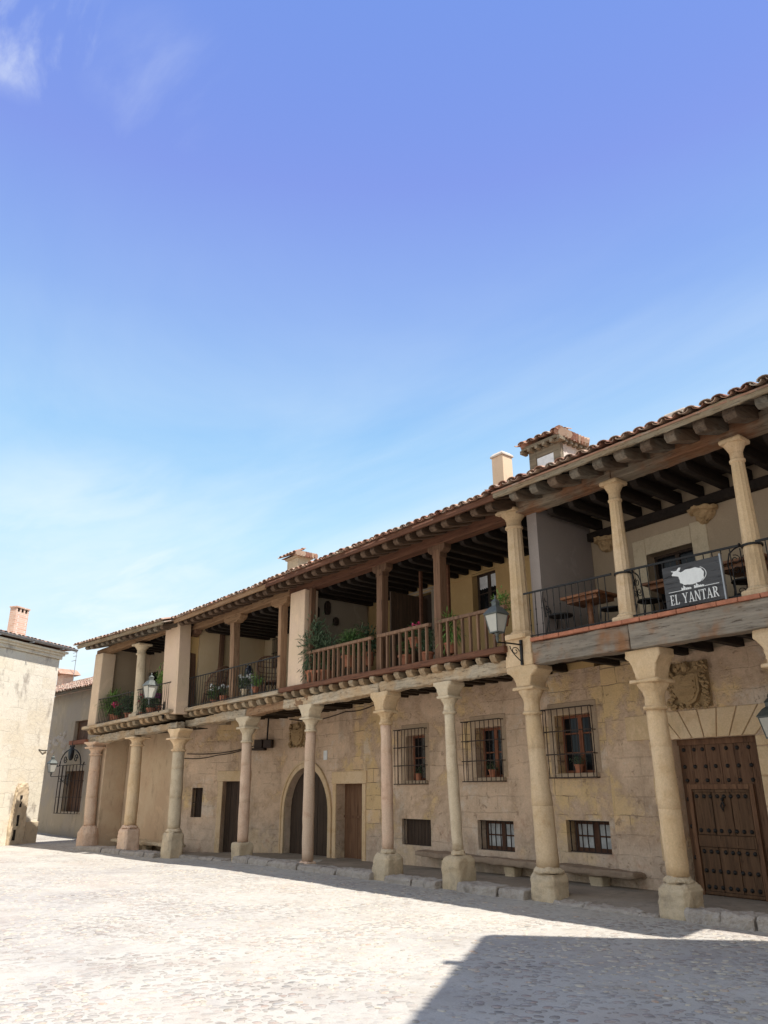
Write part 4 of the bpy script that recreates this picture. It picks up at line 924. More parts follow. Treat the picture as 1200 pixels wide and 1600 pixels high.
MB().box(-9.7,-2.4,.42,2.42,6.37,6.39).build('ceiling', M['woodIn'], Cc)
roof(Cc, ROW, -10.05, -2.32, -.60, 6.43, 4.4, 7.93, 'tile', 8)
MB().box(-9.9,-2.42,7.6,7.9,-.3,6.8).build('rear_wall', M['plA'], Cc)
# columns
column(Cc, ROW, -2.40, .30, -.02, .47, 2.80, 3.2, 3.57, .178, .128, -.11, 'sq', .235, .33, .21, 'col_tan', 'col_grey', sd=11)
column(Cc, ROW, -4.41, .30, -.03, .61, 2.96, 3.24, 3.52, .098, .10, -.10, 'sq', .235, .24, .19, 'col_pale', 'col_grey', sd=13)
column(Cc, ROW, -6.36, .30, -.05, .54, 2.88, 3.12, 3.52, .112, .11, -.05, 'sq', .235, .28, .19, 'col_pink', 'col_grey', 'col_tan', sd=15)
MB().sq([(.3,.2,3.575),(.3,.2,3.75),(.28,.19,3.78),(.28,.19,4.05)], (-2.56,.29), .08, .012, 5).build('pier', M['col_tan'], Cc, bevel=.012)
gallery_column(Cc, ROW, -2.60, .28, 4.08, 6.42, .168, .135, -.03, 'col_tan', 9)
# things hung on the left wall of the gallery
for (px, py, w, h) in ((510,950,.16,.34),(523,971,.14,.2),(494,957,.1,.26)):
    r = CR @ np.array([px-600,-(py-800),-F]); t = (-9.68-CP[0])/r[0]; q = CP+r*t
    MB().sq([(.05,w*.35,q[2]-h/2),(.05,w/2,q[2]-h*.3),(.05,w/2,q[2]+h*.3),(.03,w*.2,q[2]+h/2)], (-9.63,q[1]), .3, .01, 3).build('wall_ornament', M['iron_rust'], Cc)
# chimney
q = ROW.pix(786,720,2.4)[0]
ch = MB().box(q-.17,q+.17,2.2,2.52,6.9,ROW.pix(786,709,2.2)[1]).build('chimney', M['plPillar'], Cc, bevel=.01)
zt = ROW.pix(786,709,2.2)[1]
MB().sq([(.20,.19,zt),(.20,.19,zt+.04),(.13,.13,zt+.11)], (q,2.36), .05, 0).build('chimney_cap', M['mortar'], ch, bevel=.02)
# roof lantern: little tiled dormer with a window
fx0, zz = ROW.pix(830,720,1.5); fx1 = ROW.pix(876,700,1.5)[0]; zt = ROW.pix(868,686,1.5)[1]-.06
dm = MB().box(fx0,fx1,1.5,2.35,6.9,zt).build('dormer', M['mortar'], Cc)
cx = (fx0+fx1)/2; ww = fx1-fx0
mb = MB().box(fx0-.02,fx0+.16,1.46,1.56,6.9,zt-.02).box(fx1-.16,fx1+.02,1.46,1.56,6.9,zt-.02).box(fx0+.16,fx1-.16,1.465,1.555,zt-.2,zt-.02); mb.build('dormer_frame', M['woodDe'], dm, bevel=.01)
MB().box(fx0+.17,fx1-.17,1.48,1.53,7.0,zt-.21).build('dormer_pane', M['curtain'], dm)
for k in range(6):
    x_ = fx0-.1+(ww+.2)*k/5; MB().box(x_-.035,x_+.035,1.32,1.5,zt-.06,zt+.02).build('dormer_rafter', M['woodDe'], dm, bevel=.01)
for k in range(6):
    y_ = 1.45+k*.15; MB().box(fx1-.1,fx1+.10,y_-.04,y_+.04,zt-.055,zt+.018).build('dormer_rafter', M['woodDe'], dm, bevel=.01)
e0, e1, f0, f1 = fx0-.13, fx1+.11, 1.36, 2.3; zr_ = zt+.26; mx, my = (e0+e1)/2, (f0+f1)/2
MB().box(e0,e1,f0,f1,zt+.02,zt+.09).build('dormer_eave', M['woodDe'], dm, bevel=.01)
mb = MB(); tiles(mb, e0, e1, f0-.02, zt+.1, my, zr_, .2, .3, 4)
mb.add([(e0,f0,zt+.09),(e1,f0,zt+.09),(e1,f1,zt+.09),(e0,f1,zt+.09),(mx,my,zr_)], [(0,1,4),(1,2,4),(2,3,4),(3,0,4)])
for k in range(10):
    y_ = f0+(f1-f0)*(k+.5)/10; mb.tube([(e1+.04,y_,zt+.1),((e1+mx)/2,y_+(my-y_)*.5,(zt+zr_)/2+.05)], .09, 7)
for (p, q_) in (((e1,f0),(mx,my)),((e0,f0),(mx,my)),((e1,f1),(mx,my))): mb.tube([(p[0],p[1],zt+.14),(q_[0],q_[1],zr_+.06)], .1, 8)
mb.build('dormer_roof', M['tile'], dm, recalc=False)

# ------------------------------------------------------------------ house B
B = thing('arcaded_house', (-12.8,0,0), 'arcaded house left of centre with iron railing, wicker chairs upstairs and round-arched doorway below', 'house', 'arcaded houses along the square')
ar = op((447,1201), (512,1340), arch=True); ar['z0'] = -.15
dL = op((349,1221), (377,1325), BL); dL['z0'] = -.15
sl = op((301,1231), (314,1277), BL)
wall_mesh(BLx, -9.902, -.35, 3.72, 0, .45, [ar, dR]).build('stone_wall', M['back'], B, BACK)
wall_mesh(0, BLn, -.35, 3.72, 0, .45, [dL, sl]).build('stone_wall', M['back'], B, BL)
plank_door(B, BACK, ar, .2, 'woodDoorD', 8, .06)
plank_door(B, BL, dL, .2, 'woodDoorD', 4, .06); 
d_ = plank_door(B, BACK, dR, .26, 'woodDoor', 4, .06); d_['label'] = 'reddish brown plank door with split halves'
MB().box(dR['s0']-.02,dR['s1']+.02,.235,.28,.95,1.0).build('door_rail', M['woodDoor'], d_, BACK)
plank_door(B, BL, sl, .2, 'woodDoorD', 2, .04, name='shutter'); grille(B, sl['s0']+.02, sl['s1']-.02, sl['z0'], sl['z1'], .06, BL, nv=3, nh=3, cage=0, ext=.02)
# arch moulding
mb = MB(); r = (ar['s1']-ar['s0'])/2; m = (ar['s0']+ar['s1'])/2; zc = ar['z1']-r; n = 22
for (ri, ro, dp) in ((r+.0, r+.13, -.03), (r+.13, r+.19, -.055)):
    for k in range(n):
        a0, a1 = math.pi*k/n, math.pi*(k+1)/n
        mb.prism([(m-ri*math.cos(a0),zc+ri*math.sin(a0)),(m-ri*math.cos(a1),zc+ri*math.sin(a1)),(m-ro*math.cos(a1),zc+ro*math.sin(a1)),(m-ro*math.cos(a0),zc+ro*math.sin(a0))], lambda x,y,t: (x,t,y), dp, .02)
    for sg in (-1, 1):
        x0, x1 = sorted((m+sg*ri, m+sg*ro)); mb.box(x0,x1,dp,.02,-.1,zc)
mb.build('arch_moulding', M['col_tan'], B, BACK)
for o_, f__ in ((dR, BACK), (dL, BL)):
    MB().box(o_['s0']-.16,o_['s0']-.003,-.025,.06,-.1,o_['z1']).box(o_['s1']+.003,o_['s1']+.16,-.025,.06,-.1,o_['z1']).box(o_['s0']-.2,o_['s1']+.2,-.03,.06,o_['z1']+.004,o_['z1']+.3).build('door_surround', M['col_tan'], B, f__, bevel=.012)
coat_of_arms(B, BACK, BACK.pix(454,1150)[0], BACK.pix(484,1150)[0], BACK.pix(465,1168)[1], BACK.pix(465,1129)[1], 0, 9)
q = BACK.pix(509,1180); MB().box(q[0]-.09,q[0]+.09,-.02,.01,q[1]-.12,q[1]+.12).build('number_plate', M['white'], B, BACK, bevel=.004)
bw = op((429,1000), (441,1040)); wall_mesh(-16.2, -9.96, 3.724, 6.62, 0, .35, [bw]).build('gallery_wall', M['plB'], B, BACK)
window(B, bw, .1, mat='woodDoorD', leaves=2); grille(B, bw['s0'], bw['s1'], bw['z0'], bw['z1'], 0, nv=6, nh=3, cage=.06)
XB0 = -16.0
pw_ = MB().box(-15.85,-15.6,.45,2.7,3.88,6.44).build('party_wall', M['plB'], B)
MB().beam((-15.57,1.15,3.9),(-15.57,1.15,6.3), .2, .12, 5, .01, 4, up=(0,1,0)).build('post', M['woodBd'], B, bevel=.01)
xa = ROW.pix(281,1040,.1)[0]; xb = ROW.pix(292,1040,.1)[0]
MB().sq([(.24,.2,3.86),(.24,.2,4.8),(.24,.2,5.6),(.24,.2,6.5)], ((xa+xb)/2-.04,.28), .05, .015, 3).build('pillar', M['plOchre'], B, bevel=.015)
def zap(parent, x_, z_, mat, d0=.17, d1=.40, w=.5):
    return MB().prism([(-w,.24),(-w,.15),(-w*.85,.06),(-w*.6,.05),(-w*.5,0),(w*.5,0),(w*.6,.05),(w*.85,.06),(w,.15),(w,.24)], lambda a_,b_,t: (x_+a_,t,z_+b_), d0, d1).build('post_cap', M[mat], parent, bevel=.015)
xq0 = ROW.pix(299,1095,.3)[0]; xq1 = ROW.pix(301,985,.3)[0]
p = MB().beam((xq0,.28,3.86),(xq1,.28,6.08), .22, .2, 6, .015, 7, up=(0,1,0)).build('post', M['woodBd'], B, bevel=.012); zap(p, xq1, 6.06, 'woodBd')
xq0 = ROW.pix(368,1080,.3)[0]; xq1 = ROW.pix(369,965,.3)[0]
p = MB().beam((xq0,.28,3.86),(xq1,.28,6.06), .22, .2, 6, .015, 8, up=(0,1,0)).build('post', M['woodBz'], B, bevel=.012); zap(p, xq1, 6.05, 'woodB')
xq = ROW.pix(442,1000,.25)[0]
p = MB().beam((xq,.26,3.86),(xq-.05,.26,6.1), .13, .2, 6, .01, 9, up=(0,1,0)).build('post', M['woodBz'], B, bevel=.012); zap(p, xq-.15, 6.08, 'woodB', w=.42)
MB().beam((-16.0,.28,6.34),(-10.1,.28,6.36), .24, .2, 14, .015, 14).build('roof_beam', M['woodB'], B, bevel=.02)
rafters(B, ROW, -15.3, -10.05, -.5, 6.37, .7, .3, .38, .17, .16, 'woodCy', .014, 17)
MB().beam((-15.35,-.56,6.375),(-10.05,-.56,6.375), .05, .13, 16, .012, 18).build('eave_board', M['woodB'], B, bevel=.01)
mb = MB(); mb.add([(-15.6,-.53,6.385),(-10.05,-.53,6.385),(-10.05,.8,6.785),(-15.6,.8,6.785),(-15.6,-.53,6.41),(-10.05,-.53,6.41),(-10.05,.8,6.81),(-15.6,.8,6.81)], [(0,3,2,1),(4,5,6,7),(0,1,5,4),(1,2,6,5),(2,3,7,6),(3,0,4,7)]); mb.build('roof_deck', M['woodCy'], B)
joists(B, ROW, -15.5, -10.1, .42, 2.4, 6.17, 6.34, .42, .14, 'woodIn', .008, 12, name='ceiling_joist', d1f=lambda s: by(s)-.01)
MB().box(-15.6,-9.97,.42,2.75,6.35,6.37).build('ceiling', M['woodIn'], B)
roof(B, ROW, -15.45, -10.07, -.58, 6.41, 4.4, 7.9, 'tilep', 21)
MB().box(-16,-9.9,7.6,7.9,-.3,6.8).build('rear_wall', M['plA'], B)
MB().beam((-16.1,.09,3.835),(-10.2,.09,3.86), .2, .10, 16, .010, 3).build('floor_edge', M['woodL'], B, bevel=.015)
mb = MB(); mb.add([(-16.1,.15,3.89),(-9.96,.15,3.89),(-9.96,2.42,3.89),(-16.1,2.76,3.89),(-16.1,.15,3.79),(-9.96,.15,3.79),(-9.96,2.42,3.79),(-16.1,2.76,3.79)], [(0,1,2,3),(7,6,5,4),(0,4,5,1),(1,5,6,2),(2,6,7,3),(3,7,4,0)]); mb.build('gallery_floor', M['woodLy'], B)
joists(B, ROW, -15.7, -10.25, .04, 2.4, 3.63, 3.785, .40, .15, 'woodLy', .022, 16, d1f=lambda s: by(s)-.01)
MB().beam((-15.6,.28,3.46),(-12.0,.28,3.53), .27, .22, 12, .03, 21).build('floor_beam', M['woodL'], B, bevel=.03, rough=(.07, .22, 3))
MB().beam((-11.99,.28,3.53),(-9.0,.28,3.60), .26, .2, 10, .03, 23).build('floor_beam', M['woodB'], B, bevel=.03, rough=(.07, .22, 3))
iron_rail(B, ROW, -15.75, -10.35, .10, 3.88, 4.76, .0, .155, False, .0095)
column(B, ROW, -9.15, .30, .1, .16, 2.90, 3.17, 3.49, .125, .118, -.01, 'none', .2, .26, .19, 'col_pink', 'col_pink', 'col_pale', sd=21)
column(B, ROW, -12.06, .30, -.1, .42, 2.80, 3.14, 3.42, .135, .128, -.05, 'low', .2, .33, .2, 'col_pink', 'col_grey', 'col_pale', sd=23)
# chimney house with tiled cap
cx_, cz_ = ROW.pix(458,868,3.0)
c_ = MB().box(cx_-.34,cx_+.3,3.0,3.5,7.2,cz_-.12).build('chimney', M['col_grey'], B)
cz_ -= .10; e0, e1, f0, f1 = cx_-.5, cx_+.45, 2.85, 3.65; my = (f0+f1)/2
MB().box(e0+.1,e1-.1,f0+.1,f1-.1,cz_-.02,cz_+.05).build('chimney_cornice', M['col_grey'], c_)
mb = MB(); tiles(mb, e0, e1, f0, cz_+.06, my, cz_+.24, .2, .3, 4)
mb.add([(e0,f0,cz_+.05),(e1,f0,cz_+.05),(e1,f1,cz_+.05),(e0,f1,cz_+.05),((e0+e1)/2,my,cz_+.25)], [(0,1,4),(1,2,4),(2,3,4),(3,0,4)])
for k in range(8): y_ = f0+(f1-f0)*(k+.5)/8; mb.tube([(e1+.03,y_,cz_+.07),(e1-.5,y_+(my-y_)*.5,cz_+.16)], .09, 7)
mb.build('chimney_roof', M['tile'], c_, recalc=False)

# ------------------------------------------------------------------ house A
A = thing('arcaded_house', (-4,.3,0), 'leftmost arcaded house of the row, iron balcony crowded with plants, thick plastered corner pillars', 'house', 'arcaded houses along the square', fr=FA)
A0, A1 = -6.4, -.95
wall_mesh(-6.2, -2.45, -.35, 3.5, 1.3, 1.7, []).build('plaster_wall', M['plA'], A, FA)
MB().box(-5.98,-5.66,.50,1.299,-.35,3.34).build('end_wall', M['plA'], A, FA, bevel=.02)
MB().box(-6.2,-5.9,1.70,7.8,-.35,6.2).build('end_wall', M['plApale'], A, FA)
aw = dict(s0=FA.pix(211,1060,1.9)[0], s1=FA.pix(246,1060,1.9)[0], z1=FA.pix(225,1053,1.9)[1], z0=3.75)
wall_mesh(-5.9, -.9, 3.505, 6.5, 1.9, 2.2, [aw]).build('gallery_wall', M['plD'], A, FA)
window(A, aw, 2.0, FA, 'woodDoorD', 2, (.5,), 'plDs_glass' if False else 'glass', name='gallery_door')
MB().box(-6.2,-5.95,.55,1.69,3.6,6.6).build('party_wall', M['plD'], A, FA)
MB().sq([(.28,.24,3.56),(.27,.24,4.4),(.27,.24,5.3),(.27,.24,6.06)], (-6.05,.3), .06, .018, 2).build('pillar', M['plApale'], A, FA, bevel=.02)
s0_, s1_ = FA.pix(255,1045,.1)[0], FA.pix(281,1045,.1)[0]
hw_ = (s1_-s0_)/2*.86; MB().sq([(hw_,.2,3.72,.06),(hw_,.2,4.5,.03),(hw_,.2,5.5,-.04),(hw_,.2,6.45,-.1)], ((s0_+s1_)/2-.04,.3), .05, .018, 6).build('pillar', M['plPillar'], A, FA, bevel=.02)
gallery_column(A, FA, -3.34, .3, 3.84, 6.1, .17, .14, -.22, 'col_pale', 13, False)
MB().beam((-6.5,.28,6.13),(-1.3,.28,6.40), .25, .22, 12, .02, 31).build('roof_beam', M['woodB'], A, FA, bevel=.02)
rafters(A, FA, -6.3, -1.0, -.42, 6.30, .8, .3, .38, .18, .17, 'woodDr', .016, 27)
MB().beam((-6.55,-.5,6.28),(-.95,-.5,6.31), .06, .12, 16, .014, 33).build('eave_board', M['woodDe'], A, FA, bevel=.01)
mb = MB(); mb.add([(-6.6,-.47,6.30),(-.9,-.47,6.30),(-.9,1.0,6.74),(-6.6,1.0,6.74),(-6.6,-.47,6.33),(-.9,-.47,6.33),(-.9,1.0,6.77),(-6.6,1.0,6.77)], [(0,3,2,1),(4,5,6,7),(0,1,5,4),(1,2,6,5),(2,3,7,6),(3,0,4,7)]); mb.build('roof_deck', M['woodDr'], A, FA)
joists(A, FA, -5.9, -1.5, .45, 1.9, 6.2, 6.36, .42, .13, 'woodIn', .008, 32, name='ceiling_joist')
MB().box(-5.95,-.95,.45,1.9,6.37,6.39).build('ceiling', M['woodIn'], A, FA)
roof(A, FA, -6.65, -.85, -.52, 6.33, 4.4, 7.8, 'tilep', 31)
MB().prism([(7.9,-.3),(7.9,6.6),(4.4,7.65),(1.0,6.6),(1.0,-.3)], lambda p,q,t: (t,p,q), -6.19, -6.0).build('gable_wall', M['plApale'], A, FA)
MB().beam((-6.5,.06,3.60),(-.95,.06,3.80), .22, .10, 14, .012, 35).build('floor_edge', M['woodL'], A, FA, bevel=.015)
mb = MB(); mb.add([(-6.4,.15,3.64),(-.95,.15,3.84),(-.95,1.92,3.84),(-6.4,1.92,3.64),(-6.4,.15,3.54),(-.95,.15,3.74),(-.95,1.92,3.74),(-6.4,1.92,3.54)], [(0,1,2,3),(7,6,5,4),(0,4,5,1),(1,5,6,2),(2,6,7,3),(3,7,4,0)]); mb.build('gallery_floor', M['woodLy'], A, FA)
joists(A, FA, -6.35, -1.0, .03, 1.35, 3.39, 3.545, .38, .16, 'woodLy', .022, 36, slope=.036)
MB().beam((-6.2,.28,3.20),(-3.2,.28,3.30), .28, .24, 10, .03, 37).build('floor_beam', M['woodL'], A, FA, bevel=.03, rough=(.07, .22, 3))
MB().beam((-3.19,.28,3.31),(-.75,.28,3.40), .28, .2, 10, .02, 39).build('floor_beam', M['woodL'], A, FA, bevel=.03, rough=(.07, .22, 3))
MB().box(-6.1,-.95,.45,1.31,3.36,3.38).build('soffit', M['woodIn'], A, FA)
iron_rail(A, FA, -5.75, -3.53, .10, 3.68, 4.5, .07, .11, False, .009); iron_rail(A, FA, -3.2, -1.2, .10, 3.77, 4.59, .06, .11, False, .009)
column(A, FA, -.72, .3, -.1, .64, 2.70, 3.02, 3.3, .17, .165, -.08, 'sq', .235, .33, .22, 'col_pale', 'col_grey', 'col_tan', sd=31)
column(A, FA, -3.18, .3, -.1, .67, 2.94, 3.16, 3.2, .18, .165, -.07, 'sq', .255, .3, .22, 'col_tan', 'col_pink', sd=33)
column(A, FA, -5.82, .3, -.1, .6, 2.75, 2.98, 3.16, .175, .165, -.12, 'round', .33, .42, .25, 'col_pink', 'col_pink', sd=35)

# ------------------------------------------------------------------ sunlit house at the left edge
LF = Frame((-24.8, -.95), e=(.55, -.84))      # n points towards the square
H1 = thing('stone_house', (4,-3,0), 'sunlit cream stone house with zinc gutter and brick chimney at the left edge', 'house', fr=LF)
zt = 6.40
mb = MB().box(0,9,-8,0,-.6,zt); mb.build('stone_wall', M['ash'], H1, LF, bevel=.03)
for k, (p0, a_, b_) in enumerate(((.06,zt+.001,zt+.13),(.12,zt+.131,zt+.22),(.20,zt+.221,zt+.30))): MB().box(-p0,9.2,-8,p0,a_,b_).build('cornice', M['ash'], H1, LF, bevel=.015)
mb = MB(); n = 8
for (s0_, s1_) in ((-.5,9.3),):
    vs = []
    for s_ in (s0_, s1_):
        for k in range(n+1): a = math.pi*k/n; vs.append((s_, .30+.085*math.cos(a), zt+.44-.085*math.sin(a)))
        for k in range(n+1): a = math.pi*(n-k)/n; vs.append((s_, .30+.07*math.cos(a), zt+.44-.07*math.sin(a)))
    m = len(vs)//2; mb.add(vs, [(i, (i+1) % m, (i+1) % m+m, i+m) for i in range(m)]+[tuple(range(m-1,-1,-1)), tuple(range(m, 2*m))])
mb.build('gutter', M['zinc'], H1, LF)
for k in range(5): MB().box(.3+k*1.6,.34+k*1.6,.20,.395,zt+.31,zt+.345).build('gutter_bracket', M['zinc'], H1, LF)
mb = MB(); tiles(mb, -.4, 9.2, .26, zt+.40, -4, zt+1.45, .21, .38, 51, flip=-1)
mb.prism([(.26,zt+.39),(-4,zt+1.44),(-8.4,zt+.39)], lambda a,b,t: (t,a,b), -.4, 9.2)
mb.build('roof', M['tile'], H1, LF, recalc=False)
cs0, cz1 = LF.pix(44,955,-1.2); cs1, _ = LF.pix(24,955,-1.2); cz1 = LF.pix(30,950,-1.2)[1]
c_ = MB().box(cs0,cs1,-1.45,-1.15,zt+.6,cz1-.16).build('chimney', M['brick'], H1, LF)
w_ = (cs1-cs0)
mb = MB()
for k in range(4): a = cs0+w_*(.0 if k == 0 else k/3-.07); mb.box(cs0+w_*(k*.3),cs0+w_*(k*.3+.1),-1.45,-1.15,cz1-.16,cz1-.001)
mb.box(cs0-.03,cs1+.03,-1.48,-1.12,cz1,cz1+.045); mb.build('chimney_top', M['brick'], c_, LF)
MB().box(cs0+.05,cs1-.05,-1.4,-1.2,cz1-.158,cz1-.004).build('flue', M['dark'], c_, LF)
mb = MB().sq([(.36,.07,-.4),(.36,.07,.5),(.32,.06,1.2),(.28,.05,1.75),(.2,.03,1.9)], (LF.pix(26,1280)[0],.05), .3, .05, 3)
mb.build('eroded_pilaster', M['col_grey'], H1, LF, smooth=True, bevel=.02, rough=(.07, .22, 4), auto=60)
for px, py, h in ((34,1252,.4),(29,1282,.36),(23,1305,.34)):
    q = LF.pix(px,py,.15); MB().box(q[0]-.05,q[0]+.06,.06,.135,q[1]-h/2,q[1]+h/2).build('hole', M['dark'], H1, LF, bevel=.02)
q = LF.pix(66,1173); MB().tube([(q[0]+.2,.0,q[1]+.03),(q[0],.06,q[1]),(q[0]-.2,.03,q[1]+.02)], .02, 6).build('iron_hook', M['iron'], H1, LF)
mb = MB().box(.0,.75,-.0,.06,-.4,.62); mb.build('base_stone', M['col_grey'], H1, LF, bevel=.04)

# ------------------------------------------------------------------ house behind the passage
p0, p1 = on_z(146,1073,5.72), on_z(88,1085,5.72)
GF = Frame(p0, e=(p0-p1)[:2])
H2 = thing('village_house', (-4,1,0), 'grey plastered village house beyond the passage with ornate window grille and lichened tiled roof', 'house', fr=GF)
gw = op((118,1127), (136,1161), GF); gg = op((103,1205), (124,1269), GF)
wall_mesh(-16, 5, -.6, 5.62, 0, .5, [gw, gg]).build('plaster_wall', M['plPass'], H2, GF)
plank_door(H2, GF, gw, .14, 'woodDoor', 2, .05, name='shutter'); MB().box(gw['s0']-.1,gw['s1']+.1,-.12,.14,gw['z0']-.02,gw['z0']+.14).build('window_box', M['pot'], H2, GF)
plank_door(H2, GF, gg, .22, 'woodDoor', 2, .05, name='shutter')
gr = grille(H2, gg['s0']-.12, gg['s1']+.05, gg['z0']-.06, gg['z1']+.22, 0, GF, nv=7, nh=4, r=.017, cage=.22)
mb = MB(); cx_ = (gg['s0']+gg['s1'])/2-.03; hw = (gg['s1']-gg['s0'])/2+.12; zb = gg['z1']+.22; fx = lambda x, y: (x,-.23,y)
mb.tube([fx(cx_-hw*math.cos(math.pi*k/14), zb+.62*math.sin(math.pi*k/14)) for k in range(15)], .024, 6)
for sg in (-1, 1): mb.tube(spiral((cx_+sg*hw*.5,zb+.24), .17, 0, 1.3, fx, 16, sg), .02, 5); mb.tube([fx(cx_+sg*hw, zb), fx(cx_+sg*(hw+.22), zb-.03), fx(cx_+sg*(hw+.3), zb+.08)], .022, 5)
mb.blob((cx_,-.23,zb+.46), .22, 2, (1,.4,1.3), .3); mb.tube([fx(cx_, zb+.5), fx(cx_, zb+1.0)], .03, 5, .008)
for sg in (-1, 1): mb.tube([fx(cx_, zb+.6), fx(cx_+sg*.15, zb+.78), fx(cx_+sg*.22, zb+.7)], .02, 5)
mb.build('grille_crest', M['iron'], gr, GF)
mb = MB(); rd = random.Random(4)                  # patch where the plaster has come off the rubble
for k in range(190):
    s_ = rd.uniform(-9.9,-2.0); z_ = rd.uniform(2.5,3.95)
    if z_ < 3.1-(s_+5)*-.05+rd.uniform(-.2,.3) and s_ > -6.5: continue
    mb.blob((s_,.0,z_), rd.uniform(.09,.19), 1, (1.2,.32,.75), .35, k)
mb.build('exposed_rubble', M['mortar'], H2, GF)
roof(H2, GF, -16, 5, -.35, 5.66, 4.2, 7.35, 'tilep', 61)
MB().beam((-16,-.30,5.63),(5,-.30,5.63), .12, .07, 20, .01).build('eave_board', M['woodDe'], H2, GF)
q = GF.pix(104,1052,4.0)
mb = MB().box(q[0]-.45,q[0]+.3,3.7,4.3,6.9,q[1]-.12); c_ = mb.build('chimney', M['brick'], H2, GF)
MB().prism([(-.75,0),(.6,0),(-.07,.36)], lambda a,b,t: (q[0]+a,t,q[1]-.12+b), 3.4, 4.6).build('chimney_cap', M['tile'], c_, GF)
an = MB().tube([(q[0]+.55,4.2,7.0),(q[0]+.55,4.2,q[1]+1.2)], .02, 5)
for z_, w in ((1.15,.5),(.95,.4),(.7,.55)): an.tube([(q[0]+.55-w,4.2,q[1]+z_),(q[0]+.6,4.2,q[1]+z_)], .016, 4)
an.build('antenna', M['zinc'], H2, GF)

# ------------------------------------------------------------------ house outside the picture on the right; it throws the shade at lower right
T = thing('corner_house', (9,-3,0), 'plain stone corner house beside the square, its shade lying on the cobbles', 'house')
HT = 8.6; sh = Vector((sd.x, sd.y))*HT/sd.z
def onT(px, py): q = on_z(px, py, 0); return (q[0]+sh.x, q[1]+sh.y)
c0, c1, c2 = onT(775,1464), onT(1190,1474), onT(672,1596)
dirb = Vector((c2[0]-c0[0], c2[1]-c0[1])).normalized(); dira = Vector((c1[0]-c0[0], c1[1]-c0[1])).normalized()
P_ = [Vector(c0), Vector(c0)+dirb*5.4, Vector(c0)+dirb*5.4+dira*5, Vector(c0)+dira*5]
cen = sum(P_, Vector((0,0)))/4
ins = [p+(cen-p).normalized()*.5 for p in P_]
MB().prism([tuple(p) for p in ins], lambda a,b,t: (a,b,t), -.3, HT-.05).build('stone_wall', M['ash'], T, bevel=.02)
mb = MB().prism([tuple(p) for p in P_], lambda a,b,t: (a,b,t), HT-.05, HT+.04)
vs = [(*p, HT+.05) for p in P_]+[(cen.x,cen.y,HT+1.2)]; mb.add(vs, [(0,1,4),(1,2,4),(2,3,4),(3,0,4)])
for k in range(44):                               # uneven tile ends along both eaves
    for (a, b) in ((P_[0],P_[1]),(P_[0],P_[3])):
        t = (k+.5)/44; p = a.lerp(b, t); o = (p-cen).normalized()*random.uniform(.0,.035); mb.tube([(p.x+o.x,p.y+o.y,HT+.07),(p.x-o.x*4,p.y-o.y*4,HT+.16)], .11, 6)
mb.build('roof', M['tile'], T, recalc=False)
for t, L_ in ((.10,.2),(.27,.42),(.40,.25)):
    p = P_[0].lerp(P_[1], t); o = Vector((-dirb.y, dirb.x)); o = o if o.dot(p-cen) > 0 else -o
    MB().beam((p.x-o.x*.3,p.y-o.y*.3,HT-.2),(p.x+o.x*L_,p.y+o.y*L_,HT-.25), .16, .14).build('water_spout', M['col_grey'], T, bevel=.02)

